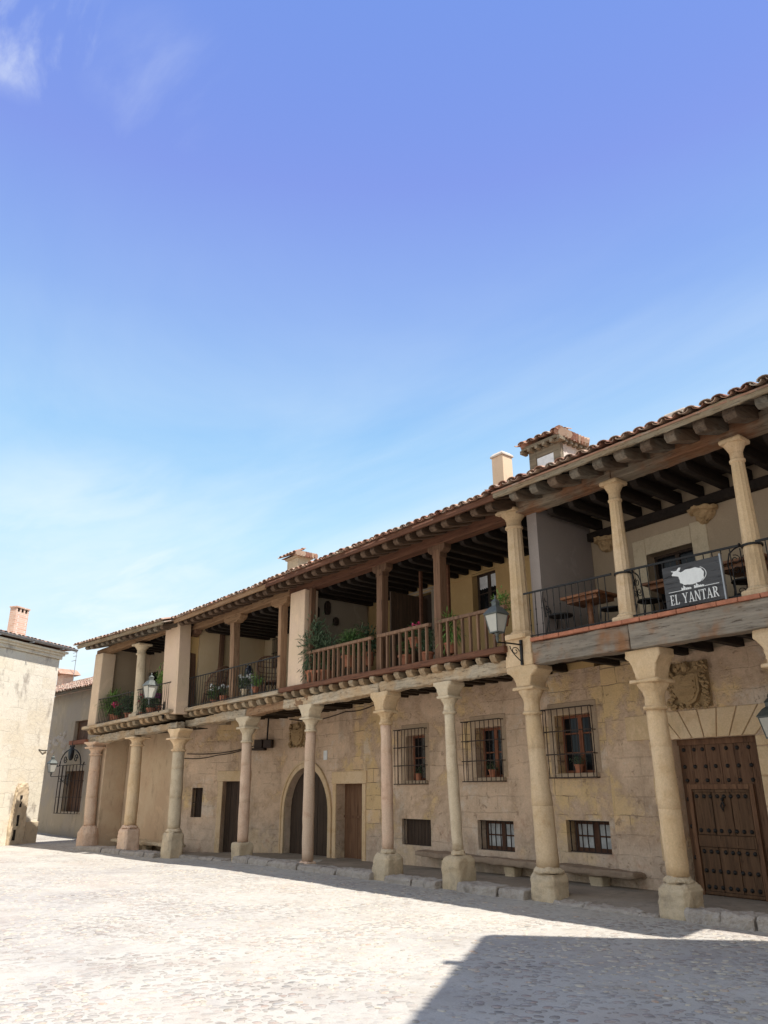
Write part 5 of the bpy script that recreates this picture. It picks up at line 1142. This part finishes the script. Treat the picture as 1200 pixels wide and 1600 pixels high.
# ------------------------------------------------------------------ lanterns
def lantern(label, fr, s, d, z0, wall_d, sc=1.0, z_arm=None, drop=0.0, ws=None):
    t = thing('wall_lantern', (s,d,z0), label, 'lantern', 'wall lanterns of the square', fr)
    w0, w1, hg = .085*sc, .135*sc, .30*sc; zb = z0+.06*sc
    fm = MB()
    for sx in (-1, 1):
        for sy in (-1, 1): fm.tube([(s+sx*w0,d+sy*w0,zb),(s+sx*w1,d+sy*w1,zb+hg)], .009*sc, 5)
    for (w, z) in ((w0, zb), (w1, zb+hg)):
        for sx in (-1, 1): fm.beam((s+sx*w,d-w,z),(s+sx*w,d+w,z), .018*sc, .018*sc); fm.beam((s-w,d+sx*w,z),(s+w,d+sx*w,z), .018*sc, .0181*sc)
    fm.lathe([(.012*sc,z0-.10*sc),(.03*sc,z0-.03*sc),(.02*sc,z0),(.05*sc,zb-.01*sc)], (s,d), 8)
    fm.build('lantern_frame', M['lampmetal'], t, fr)
    for k, (sx, sy) in enumerate(((1,0),(-1,0),(0,1),(0,-1))):
        q = .97
        if sx: v = [(s+sx*w0*q,d-w0*.94,zb+.01),(s+sx*w0*q,d+w0*.94,zb+.01),(s+sx*w1*q,d+w1*.94,zb+hg-.01),(s+sx*w1*q,d-w1*.94,zb+hg-.01)]
        else: v = [(s-w0*.94,d+sy*w0*q,zb+.01),(s+w0*.94,d+sy*w0*q,zb+.01),(s+w1*.94,d+sy*w1*q,zb+hg-.01),(s-w1*.94,d+sy*w1*q,zb+hg-.01)]
        MB().add(v, [(0,1,2,3)]).build('glass_pane', M['lampglass'], t, fr)
    zt_ = zb+hg; rf = MB()
    rf.sq([(w1*1.14,w1*1.14,zt_+.0),(w1*1.16,w1*1.16,zt_+.012),(w1*.62,w1*.62,zt_+.12*sc),(w1*.34,w1*.34,zt_+.15*sc),(w1*.36,w1*.36,zt_+.21*sc),(w1*.42,w1*.42,zt_+.22*sc),(.01,.01,zt_+.28*sc)], (s,d), .02)
    rf.lathe([(.008,zt_+.27*sc),(.02*sc,zt_+.30*sc),(.004,zt_+.34*sc)], (s,d), 8); rf.build('lantern_roof', M['lampmetal'], t, fr)
    br = MB(); za = z0-.10*sc; ws = s if ws is None else ws
    br.tube([(s,d,za),(s+(ws-s)*.5,(d+wall_d)/2,za+.015),(ws,wall_d,za+.02)], .014*sc, 6); br.box(ws-.02*sc,ws+.02*sc,wall_d-.03,wall_d+.02,za-.32*sc,za+.1*sc)
    mx_ = .62; fx = lambda a, b: (s+(ws-s)*a, d+(wall_d-d)*a, b)
    pts = [fx(1, za-.28*sc)]+[fx(1-.5*math.sin(k/10*1.5), za-.28*sc+.25*sc*(k/10)) for k in range(1, 11)]; br.tube(pts, .009*sc, 5)
    L_ = max(.2, abs(wall_d-d)); br.tube([fx(.72+.1*sc/L_*(1-.7*k/14)*math.cos(k*.55), za-.10*sc+.07*sc*(1-.7*k/14)*math.sin(k*.55)) for k in range(15)], .008*sc, 5)
    br.build('bracket', M['iron'], t, fr); return t
lantern('large wall lantern on the stone pier between the timber balustrade and the restaurant balcony', ROW, -2.47, -.5, 4.0, .09, 1.0)
lantern('wall lantern on the pillar between the two iron balconies, pale glass', FA, FA.pix(234,1085,-.4)[0], -.4, 4.1, .1, 1.15)
q_ = GF.pix(80,1207,-.6); lantern('small lantern with dark hood on the grey plaster wall beyond the passage', GF, q_[0], -.6, q_[1]-.05, .0, 1.1, ws=q_[0]+.3)
q_ = BACK.pix(1209,1140,-.4); lantern('dark lantern beside the studded door, cut by the right edge of the view', BACK, q_[0], -.4, q_[1]-.17, .0, .95)

# ------------------------------------------------------------------ restaurant sign
sx0, sx1, sz0, sz1, sy = .335, 1.215, 4.02, 4.63, .045
SG = thing('restaurant_sign', ((sx0+sx1)/2,sy,sz0), 'dark grey painted board with white sheep and the words EL YANTAR on the balcony rail', 'sign')
MB().box(sx0,sx1,sy,sy+.025,sz0,sz1).build('board', M['board'], SG, bevel=.004)
MB().box(sx1,sx1+.022,sy-.008,sy+.04,sz0-.01,sz1+.02).build('edge_trim', M['zinc'], SG)
Wd, Hd = sx1-sx0, sz1-sz0; pt = lambda u, v: (sx0+u*Wd, sz0+v*Hd)
def flat(mb, poly, dp=.003, k=0): mb.prism([pt(*p) for p in poly], lambda a,b,t: (a,t,b), sy-dp-.0004*k, sy+.001)
LET = {
 'E': (.62, [[(.08,0),(.22,0),(.22,1),(.08,1)],[(0,0),(.58,0),(.62,.2),(.57,.2),(.52,.06),(0,.05)],[(0,1),(.56,1),(.59,.82),(.54,.82),(.5,.94),(0,.95)],[(.2,.48),(.42,.48),(.42,.38),(.46,.38),(.46,.64),(.42,.64),(.42,.54),(.2,.54)]]),
 'L': (.58, [[(.08,0),(.22,0),(.22,1),(.08,1)],[(0,.95),(.30,.95),(.30,1),(0,1)],[(0,0),(.56,0),(.6,.24),(.55,.24),(.49,.06),(0,.05)]]),
 'Y': (.80, [[(.33,0),(.47,0),(.47,.46),(.33,.46)],[(.05,1),(.21,1),(.47,.46),(.33,.44)],[(.66,1),(.73,1),(.46,.44),(.40,.48)],[(-.02,.95),(.28,.95),(.28,1),(-.02,1)],[(.55,.95),(.82,.95),(.82,1),(.55,1)],[(.24,0),(.56,0),(.56,.05),(.24,.05)]]),
 'A': (.80, [[(.10,0),(.17,0),(.40,.9),(.36,1)],[(.36,1),(.44,1),(.76,0),(.60,0)],[(.2,.3),(.62,.3),(.62,.36),(.22,.36)],[(.0,0),(.27,0),(.27,.05),(.0,.05)],[(.5,0),(.86,0),(.86,.05),(.5,.05)]]),
 'N': (.84, [[(.08,0),(.15,0),(.15,1),(.08,1)],[(.06,1),(.22,1),(.74,.02),(.66,0),(.6,.02)],[(.68,0),(.75,0),(.75,1),(.68,1)],[(0,0),(.25,0),(.25,.05),(0,.05)],[(.58,.95),(.84,.95),(.84,1),(.58,1)]]),
 'T': (.68, [[(.27,0),(.41,0),(.41,1),(.27,1)],[(0,.95),(.68,.95),(.68,1),(0,1)],[(0,.8),(.05,.8),(.09,.95),(0,.96)],[(.68,.8),(.63,.8),(.59,.95),(.68,.96)],[(.17,0),(.51,0),(.51,.05),(.17,.05)]]),
 'R': (.76, [[(.08,0),(.22,0),(.22,1),(.08,1)],[(0,0),(.31,0),(.31,.05),(0,.05)],[(0,.95),(.3,.95),(.3,1),(0,1)],[(.2,1),(.4,1),(.54,.96),(.61,.86),(.62,.74),(.58,.62),(.48,.53),(.36,.49),(.2,.49),(.2,.54),(.34,.55),(.43,.6),(.47,.74),(.45,.87),(.38,.94),(.2,.95)],[(.3,.5),(.44,.5),(.78,0),(.62,0)]]),
}
mb = MB(); x_ = .085; ch_ = .235; asp = Hd/Wd; tot = sum(LET[c][0]+.10 if c != ' ' else .42 for c in 'EL YANTAR'); wid = .845; ks = wid/tot; k = 0
for c in 'EL YANTAR':
    if c == ' ': x_ += .42*ks; continue
    w_, polys = LET[c]
    mb = MB()
    for p in polys: flat(mb, [(x_+a*ks, .075+b*ch_) for a, b in p], .003, k); k += 1
    mb.build('letter', M['white'], SG)
    x_ += (w_+.10)*ks
mb = MB(); flat(mb, [(.07,.375),(.30,.375),(.30,.387),(.07,.387)]); flat(mb, [(.70,.375),(.94,.375),(.94,.387),(.70,.387)])
for cx0, n_ in ((.30,5),(.52,5)):
    for i in range(n_):
        a = cx0+i*.035; h_ = .12 if i in (1,) else .075-.006*i; flat(mb, [(a,.375),(a+.03,.375),(a+.035,.375+h_*.6),(a+.005,.375+h_)], .003, i)
mb.build('emblem_grass', M['white'], SG)
mb = MB(); body = []
for i in range(40):
    a = 2*math.pi*i/40; bump_ = 1+.035*math.sin(a*11); ex = .215*bump_*math.copysign(abs(math.cos(a))**.75, math.cos(a)); ey = .185*bump_*math.copysign(abs(math.sin(a))**.75, math.sin(a)); body.append((.50+ex, .665+ey))
flat(mb, body, .003, 0)
flat(mb, [(.33,.80),(.28,.86),(.235,.87),(.20,.845),(.165,.79),(.17,.765),(.205,.755),(.25,.735),(.31,.70)], .003, 1)
flat(mb, [(.255,.865),(.30,.93),(.335,.925),(.31,.85)], .003, 2); flat(mb, [(.235,.86),(.16,.885),(.165,.865),(.215,.835)], .003, 3)
mb.build('emblem_sheep', M['white'], SG)
mb = MB()
for i in range(12):
    a0, a1 = -.9+i*.15, -.9+(i+1)*.15; f = lambda a, r: (.52+.225*r*math.cos(a), .675+.20*r*math.sin(a)); flat(mb, [f(a0,1.02),f(a1,1.02),f(a1,1.07),f(a0,1.07)], .0035, i % 2)
mb.build('emblem_outline', M['white'], SG)

# ------------------------------------------------------------------ restaurant tables and chairs
def table(x, y, z, label, w=.75, dpt=.7, rz=0.0):
    t = thing('cafe_table', (0,0,0), label, 'table', 'restaurant tables on the balcony')
    MB().box(-w/2,w/2,-dpt/2,dpt/2,.69,.735).build('tabletop', M['tabletop'], t, bevel=.008)
    MB().box(-w*.4,w*.4,-dpt*.4,dpt*.4,.62,.688).build('apron', M['tabletop'], t)
    MB().lathe([(.06,.06),(.05,.12),(.075,.22),(.045,.36),(.06,.5),(.05,.62)], (0,0), 14).build('pedestal', M['tabletop'], t, smooth=True)
    for k in range(4):
        a = math.pi/2*k+.78; MB().beam((0,0,.10),(math.cos(a)*.3,math.sin(a)*.3,.02), .05, .06).build('foot', M['tabletop'], t, bevel=.006)
    t.location = (x,y,z); t.rotation_euler = (0,0,rz); return t
def iron_chair(label):
    t = thing('iron_chair', (0,0,0), label, 'chair', 'wrought iron chairs on the restaurant balcony')
    MB().lathe([(.19,.42),(.205,.43),(.20,.455),(.12,.47),(.01,.475)], (0,0), 18).build('seat', M['iron'], t, smooth=True, auto=40)
    for sx in (-1, 1):
        MB().tube([(sx*.15,-.15,.42),(sx*.17,-.18,.2),(sx*.2,-.22,0)], .011, 6).build('leg', M['iron'], t)
        MB().tube([(sx*.15,.15,.42),(sx*.17,.19,.2),(sx*.2,.24,0)], .011, 6).build('leg', M['iron'], t)
    fx = lambda a, b: (a, .19+.12*(b-.45), b)
    mb = MB().tube([fx(-.18,.42),fx(-.2,.7),fx(-.16,.86),fx(-.08,.93),fx(0,.96),fx(.08,.93),fx(.16,.86),fx(.2,.7),fx(.18,.42)], .012, 6)
    for sg in (-1, 1): mb.tube(spiral((sg*.085,.76), .075, 1.2, 1.3, fx, 16, sg), .008, 5); mb.tube(spiral((sg*.085,.58), .075, 4.2, 1.3, fx, 16, -sg), .008, 5)
    mb.tube([fx(0,.45),fx(0,.93)], .009, 5); mb.lathe([(.01,.96),(.03,.98),(.008,1.02)], (0,.25), 8); mb.build('backrest', M['iron'], t); return t
table(-1.55, .85, 3.97, 'wooden cafe table left of the first fluted column on the restaurant balcony', .8, .6)
table(-.15, 1.15, 3.97, 'wooden cafe table behind the sheep sign on the restaurant balcony', .7, .7)
table(1.15, .98, 3.97, 'dark wooden cafe table right of the sheep sign', .8, .7)
ic = iron_chair('curled wrought iron chair next to the mauve side wall of the restaurant balcony')
ic.location = (-2.0,.62,3.97); ic.rotation_euler = (0,0,R_(100))
for (x, y, rz, lb) in ((-.98,.62,-70,'curled wrought iron chair left of the first fluted column, beside the table'),(-.28,.62,150,'curled wrought iron chair just right of the first fluted column'),(1.25,.62,205,'curled wrought iron chair half hidden by the right end of the sheep sign'),(.85,1.45,20,'curled wrought iron chair behind the dark table near the door')):
    c = copy_tree(ic); c.location = (x,y,3.97); c.rotation_euler = (0,0,R_(rz)); c.scale = (.92,.92,.86); c['label'] = lb

# ------------------------------------------------------------------ wicker chairs, table and jug in the next gallery
def wicker_chair(label):
    t = thing('wicker_chair', (0,0,0), label, 'chair', 'wicker armchairs')
    MB().lathe([(.25,.38),(.29,.40),(.28,.44),(.02,.45)], (0,0), 18).build('seat', M['wicker'], t, smooth=True, auto=40)
    mb = MB(); fx = lambda a, h, o=0.0: (.34*math.sin(a)*(1+o), .30*math.cos(a)*(1+o)+.06*(h-.4), h)
    for k in range(19):
        a = -1.9+3.8*k/18; top = .68+.48*max(0, math.cos(a*.95))**.8; mb.tube([fx(a*.9,.36), fx(a,(top+.4)/2,.05), fx(a,top,.12)], .012, 5)
    mb.tube([fx(-1.9+3.8*k/18, .68+.48*max(0, math.cos((-1.9+3.8*k/18)*.95))**.8, .12) for k in range(19)], .026, 7)
    for h in (.5, .6, .7, .85, 1.0):
        lim = 1.9 if h < .68 else 1.9*(1-(h-.6)*1.3)
        mb.tube([fx(-lim+2*lim*k/12, h, .06) for k in range(13)], .011, 5)
    mb.build('backrest', M['wicker'], t)
    for sx in (-1, 1):
        for sy in (-1, 1): MB().tube([(sx*.2,sy*.2,.4),(sx*.24,sy*.24,0)], .024, 7).build('leg', M['wicker'], t)
    mb = MB()
    for k in range(16): a = 2*math.pi*k/16; mb.tube([(.27*math.cos(a),.27*math.sin(a),.39),(.23*math.cos(a+.2),.23*math.sin(a+.2),.1)], .01, 4)
    mb.build('skirt', M['wicker'], t); return t
wc = wicker_chair('brown wicker armchair at the left end of the iron railed gallery')
wc.location = (-14.8,.62,3.89); wc.rotation_euler = (0,0,R_(-60))
c = copy_tree(wc); c.location = (-11.75,.72,3.89); c.rotation_euler = (0,0,R_(70)); c['label'] = 'tall round-backed wicker armchair at the right end of the iron railed gallery'
t = thing('garden_table', (0,0,0), 'small white table between the two wicker armchairs', 'table')
MB().lathe([(.34,.68),(.36,.69),(.36,.72),(.01,.722)], (0,0), 24).build('tabletop', M['white'], t)
for k in range(3): a = k*2.1; MB().tube([(.1*math.cos(a),.1*math.sin(a),.68),(.14*math.cos(a),.14*math.sin(a),.3),(.3*math.cos(a),.3*math.sin(a),0)], .016, 6).build('leg', M['white'], t)
mb = MB(); n = 30; vs = []
for k in range(n+1):
    a = 2.2+2.6*k/n; vs += [(.365*math.cos(a),.365*math.sin(a),.728),(.375*math.cos(a)+.01*math.sin(k*1.4),.375*math.sin(a)+.01*math.cos(k*1.4),.36)]
mb.add(vs, [(2*k,2*k+2,2*k+3,2*k+1) for k in range(n)]); mb.build('cloth', M['white'], t)
t.location = (-13.3,.95,3.89)
tag(MB().lathe([(.06,4.615),(.10,4.64),(.13,4.75),(.11,4.86),(.06,4.91),(.075,4.95),(.055,4.955)], (-13.3,.9), 18).build('jug', M['bluejug'], None, smooth=True), 'dark blue glazed jug standing on the small white table', 'jug')

# ------------------------------------------------------------------ plants
pp = pot_plant
def at(px, py, d, fr=ROW): return fr.pix(px, py, d)[0]
zB, zC = 3.89, 3.95
pp('white flowering plant in a pot at the foot of the left wicker armchair', ROW, at(335,1085,.3), .3, zB, .1, .14, 'leaf', (.2,.17,.2), 200, .07, 'whitefl', 10, sd=2)
pp('small geranium in a terracotta pot left of the middle timber post', ROW, at(350,1080,.28), .28, zB, .12, .2, 'leaf_d', (.13,.13,.12), 110, .06, 'whitefl', 4, sd=3)
pp('leafy plant in a grey pot right of the middle timber post', ROW, at(383,1072,.28), .28, zB+.1, .11, .16, 'leaf_d', (.24,.18,.18), 240, .07, 'whitefl', 6, pot='col_grey', sd=4)
pp('light green plant in a pot in front of the round-backed wicker armchair', ROW, at(400,1065,.3), .3, zB+.12, .1, .15, 'leaf_l', (.2,.16,.17), 180, .07, sd=5)
pp('tall oleander leaning out round the timber post at the left end of the balustrade', ROW, at(489,1010,.22), .22, zC, .16, .3, 'leaf_d', (.36,.3,.62), 620, .15, lift=.15, droop=-.1, sd=6, wleaf=.22)
pp('second oleander sprig behind the left end of the wooden balustrade', ROW, at(512,1010,.38), .38, zC, .15, .26, 'leaf_d', (.30,.22,.42), 380, .13, droop=0, sd=7, wleaf=.25)
pp('feathery green fern on top of the balustrade left of the first timber post', ROW, at(545,1000,.36), .36, zC+.25, .16, .25, 'leaf', (.52,.22,.28), 620, .12, droop=.2, sd=8, wleaf=.22)
pp('bushy dark green plant behind the first timber post', ROW, at(575,990,.8), .8, zC+.3, .16, .3, 'leaf_d', (.42,.3,.38), 480, .12, sd=9)
pp('pink geranium flowering above the balustrade in the middle bay', ROW, at(648,1000,.3), .3, zC+.36, .12, .2, 'leaf', (.24,.15,.16), 220, .08, 'pink', 7, lift=.02, sd=10)
pp('green pot plant low behind the middle bay of the balustrade', ROW, at(668,1030,.33), .33, zC, .13, .22, 'leaf_d', (.3,.2,.25), 300, .09, sd=11)
pp('terracotta pot with low greenery at the left of the middle bay', ROW, at(634,1040,.3), .3, zC, .15, .24, 'leaf', (.17,.15,.12), 140, .07, sd=12)
pp('striped spider plant right of the second timber post', ROW, at(704,1010,.3), .3, zC+.1, .12, .2, 'leaf_l', (.22,.17,.3), 240, .2, droop=.5, sd=13, wleaf=.12)
pp('young light green plant on the rail by the right end of the balustrade', ROW, at(786,960,.32), .32, zC+.42, .11, .18, 'leaf_l', (.16,.14,.2), 150, .1, droop=0, sd=14, wleaf=.3)
pp('terracotta pot of greenery behind the left end of the wooden balustrade, on the floor', ROW, at(506,1050,.28), .28, zC, .16, .27, 'leaf', (.2,.15,.15), 120, .08, sd=15)
zA = 3.72
pp('light green palm spreading beside the left corner pillar on the crowded balcony', FA, at(180,1110,.55,FA), .55, zA, .17, .3, 'leaf_l', (.48,.35,.36), 420, .24, droop=.1, sd=16, wleaf=.13, lift=.12)
pp('bright pink potted flowers low behind the left bay of the crowded balcony', FA, at(182,1122,.3,FA), .3, zA, .13, .2, 'leaf', (.2,.16,.22), 180, .08, 'pink', 14, sd=17)
pp('dark bushy plant left of the stone column on the crowded balcony', FA, at(203,1110,.4,FA), .4, zA, .16, .25, 'leaf_d', (.42,.25,.32), 420, .12, sd=18)
pp('purple petunias cascading right of the stone column on the crowded balcony', FA, at(236,1112,.26,FA), .26, zA+.06, .15, .22, 'leaf_d', (.40,.2,.22), 320, .09, 'purple', 34, sd=19)
pp('tall light green climber against the right pillar of the crowded balcony', FA, at(250,1100,.5,FA), .5, zA+.1, .14, .25, 'leaf_l', (.22,.2,.62), 330, .12, droop=0, sd=20, lift=.15)
pp('red flowering plant beside the purple petunias on the crowded balcony', FA, at(222,1118,.34,FA), .34, zA, .14, .2, 'leaf', (.22,.2,.3), 220, .09, 'pink', 8, sd=21)
def window_plant(o_, lb, sd):
    pp(lb, BACK, (o_['s0']+o_['s1'])/2+.0, .09, o_['z0']-.0, .085, .15, 'leaf_d', (.15,.06,.10), 120, .05, None, 0, group='window sill pots', lift=.0, sd=sd)
window_plant(g1, 'pot plant on the sill of the first barred window, left of the slim pink column', 31)
window_plant(g2, 'pot plant on the sill of the middle barred window', 32)
window_plant(g3, 'pot plant on the sill of the barred window right of the thick leaning column', 33)

# ------------------------------------------------------------------ benches, cables, box
def bench(fr, s0, s1, d0, d1, z, lb, sup=3, mat='col_pink', zb=0.0, sd=1):
    t = thing('stone_bench', ((s0+s1)/2,d0,zb), lb, 'bench', 'stone benches under the arcade', fr)
    MB().beam((s0,(d0+d1)/2,z-.07),(s1,(d0+d1)/2,z-.09), abs(d1-d0), .115, 12, .02, sd).build('seat', M[mat], t, fr, bevel=.035, rough=(.04, .18, 2))
    for k in range(sup):
        s = s0+(s1-s0)*(k+.5)/sup; MB().sq([(.14,.12,zb-.1),(.13,.11,zb+.1),(.15,.13,z-.15)], (s,(d0+d1)/2+.03), .2, .015, k).build('support', M['col_grey'], t, fr, bevel=.015)
bench(BACK, -7.45, -3.72, -.36, -.005, .40, 'long worn stone bench below the first two low windows', 2, 'bench', sd=2)
bench(BACK, -3.45, -1.75, -.36, -.005, .38, 'short stone bench below the low window beside the studded door', 1, 'bench', sd=3)
bench(FA, -5.4, -1.6, .86, 1.285, .22, 'low stone bench along the tan plaster wall of the leftmost house', 3, 'col_grey', -.1, sd=4)
q0, q1 = BL.pix(399,1166), BL.pix(419,1160)
eb = thing('electric_box', (q0[0],-.05,q0[1]), 'rusty electric box hanging under the floor beside the second pink column', 'electric box', fr=BL)
MB().box(q0[0],q1[0],-.3,-.06,q0[1]-.13,q0[1]-.07).build('shelf', M['iron_rust'], eb, BL, bevel=.01)
for k in (0, 1): MB().box(q0[0]+.08+k*.3,q0[0]+.34+k*.3,-.26,-.07,q0[1]-.069,q0[1]+.17).build('meter', M['iron_rust'], eb, BL, bevel=.015)
MB().tube([(q0[0]+.45,-.15,q0[1]+.1),(q0[0]+.47,-.15,3.64)], .025, 6).build('conduit', M['iron'], eb, BL)
def cable(pts, lb, r=.012, fr=BACK):
    P_ = []
    for (a, b) in zip(pts[:-1], pts[1:]):
        for k in range(8): t_ = k/8; P_.append((*[a[i]+(b[i]-a[i])*t_ for i in range(2)], a[2]+(b[2]-a[2])*t_-.12*math.sin(math.pi*t_)*min(1, abs(b[0]-a[0])/3)))
    P_.append(pts[-1]); tag(MB().tube(P_, r, 5).build('cable', M['iron'], None, fr), lb, 'cable')
f3 = lambda px, py, d=-.03, fr=BACK: (fr.pix(px,py,d)[0], d, fr.pix(px,py,d)[1])
cable([f3(288,1185,fr=BL), f3(340,1180,fr=BL), f3(392,1167,fr=BL)], 'black cable sagging along the ashlar wall to the electric box, lower one', fr=BL)
cable([f3(292,1178,fr=BL), f3(400,1165,fr=BL)], 'black cable running straight along the ashlar wall to the electric box, upper one', fr=BL)
cable([f3(452,1124), f3(540,1112), f3(588,1100)], 'cable looped along the top of the wall under the gallery floor')
q = CR @ np.array([0,0,0])
cable([(-2.56,.05-1.9,3.85),(-2.555,.08-1.95,3.55),(-2.54,.06-1.95,3.35)], 'thin dark cable hanging down the stone pier below the large lantern', .008)
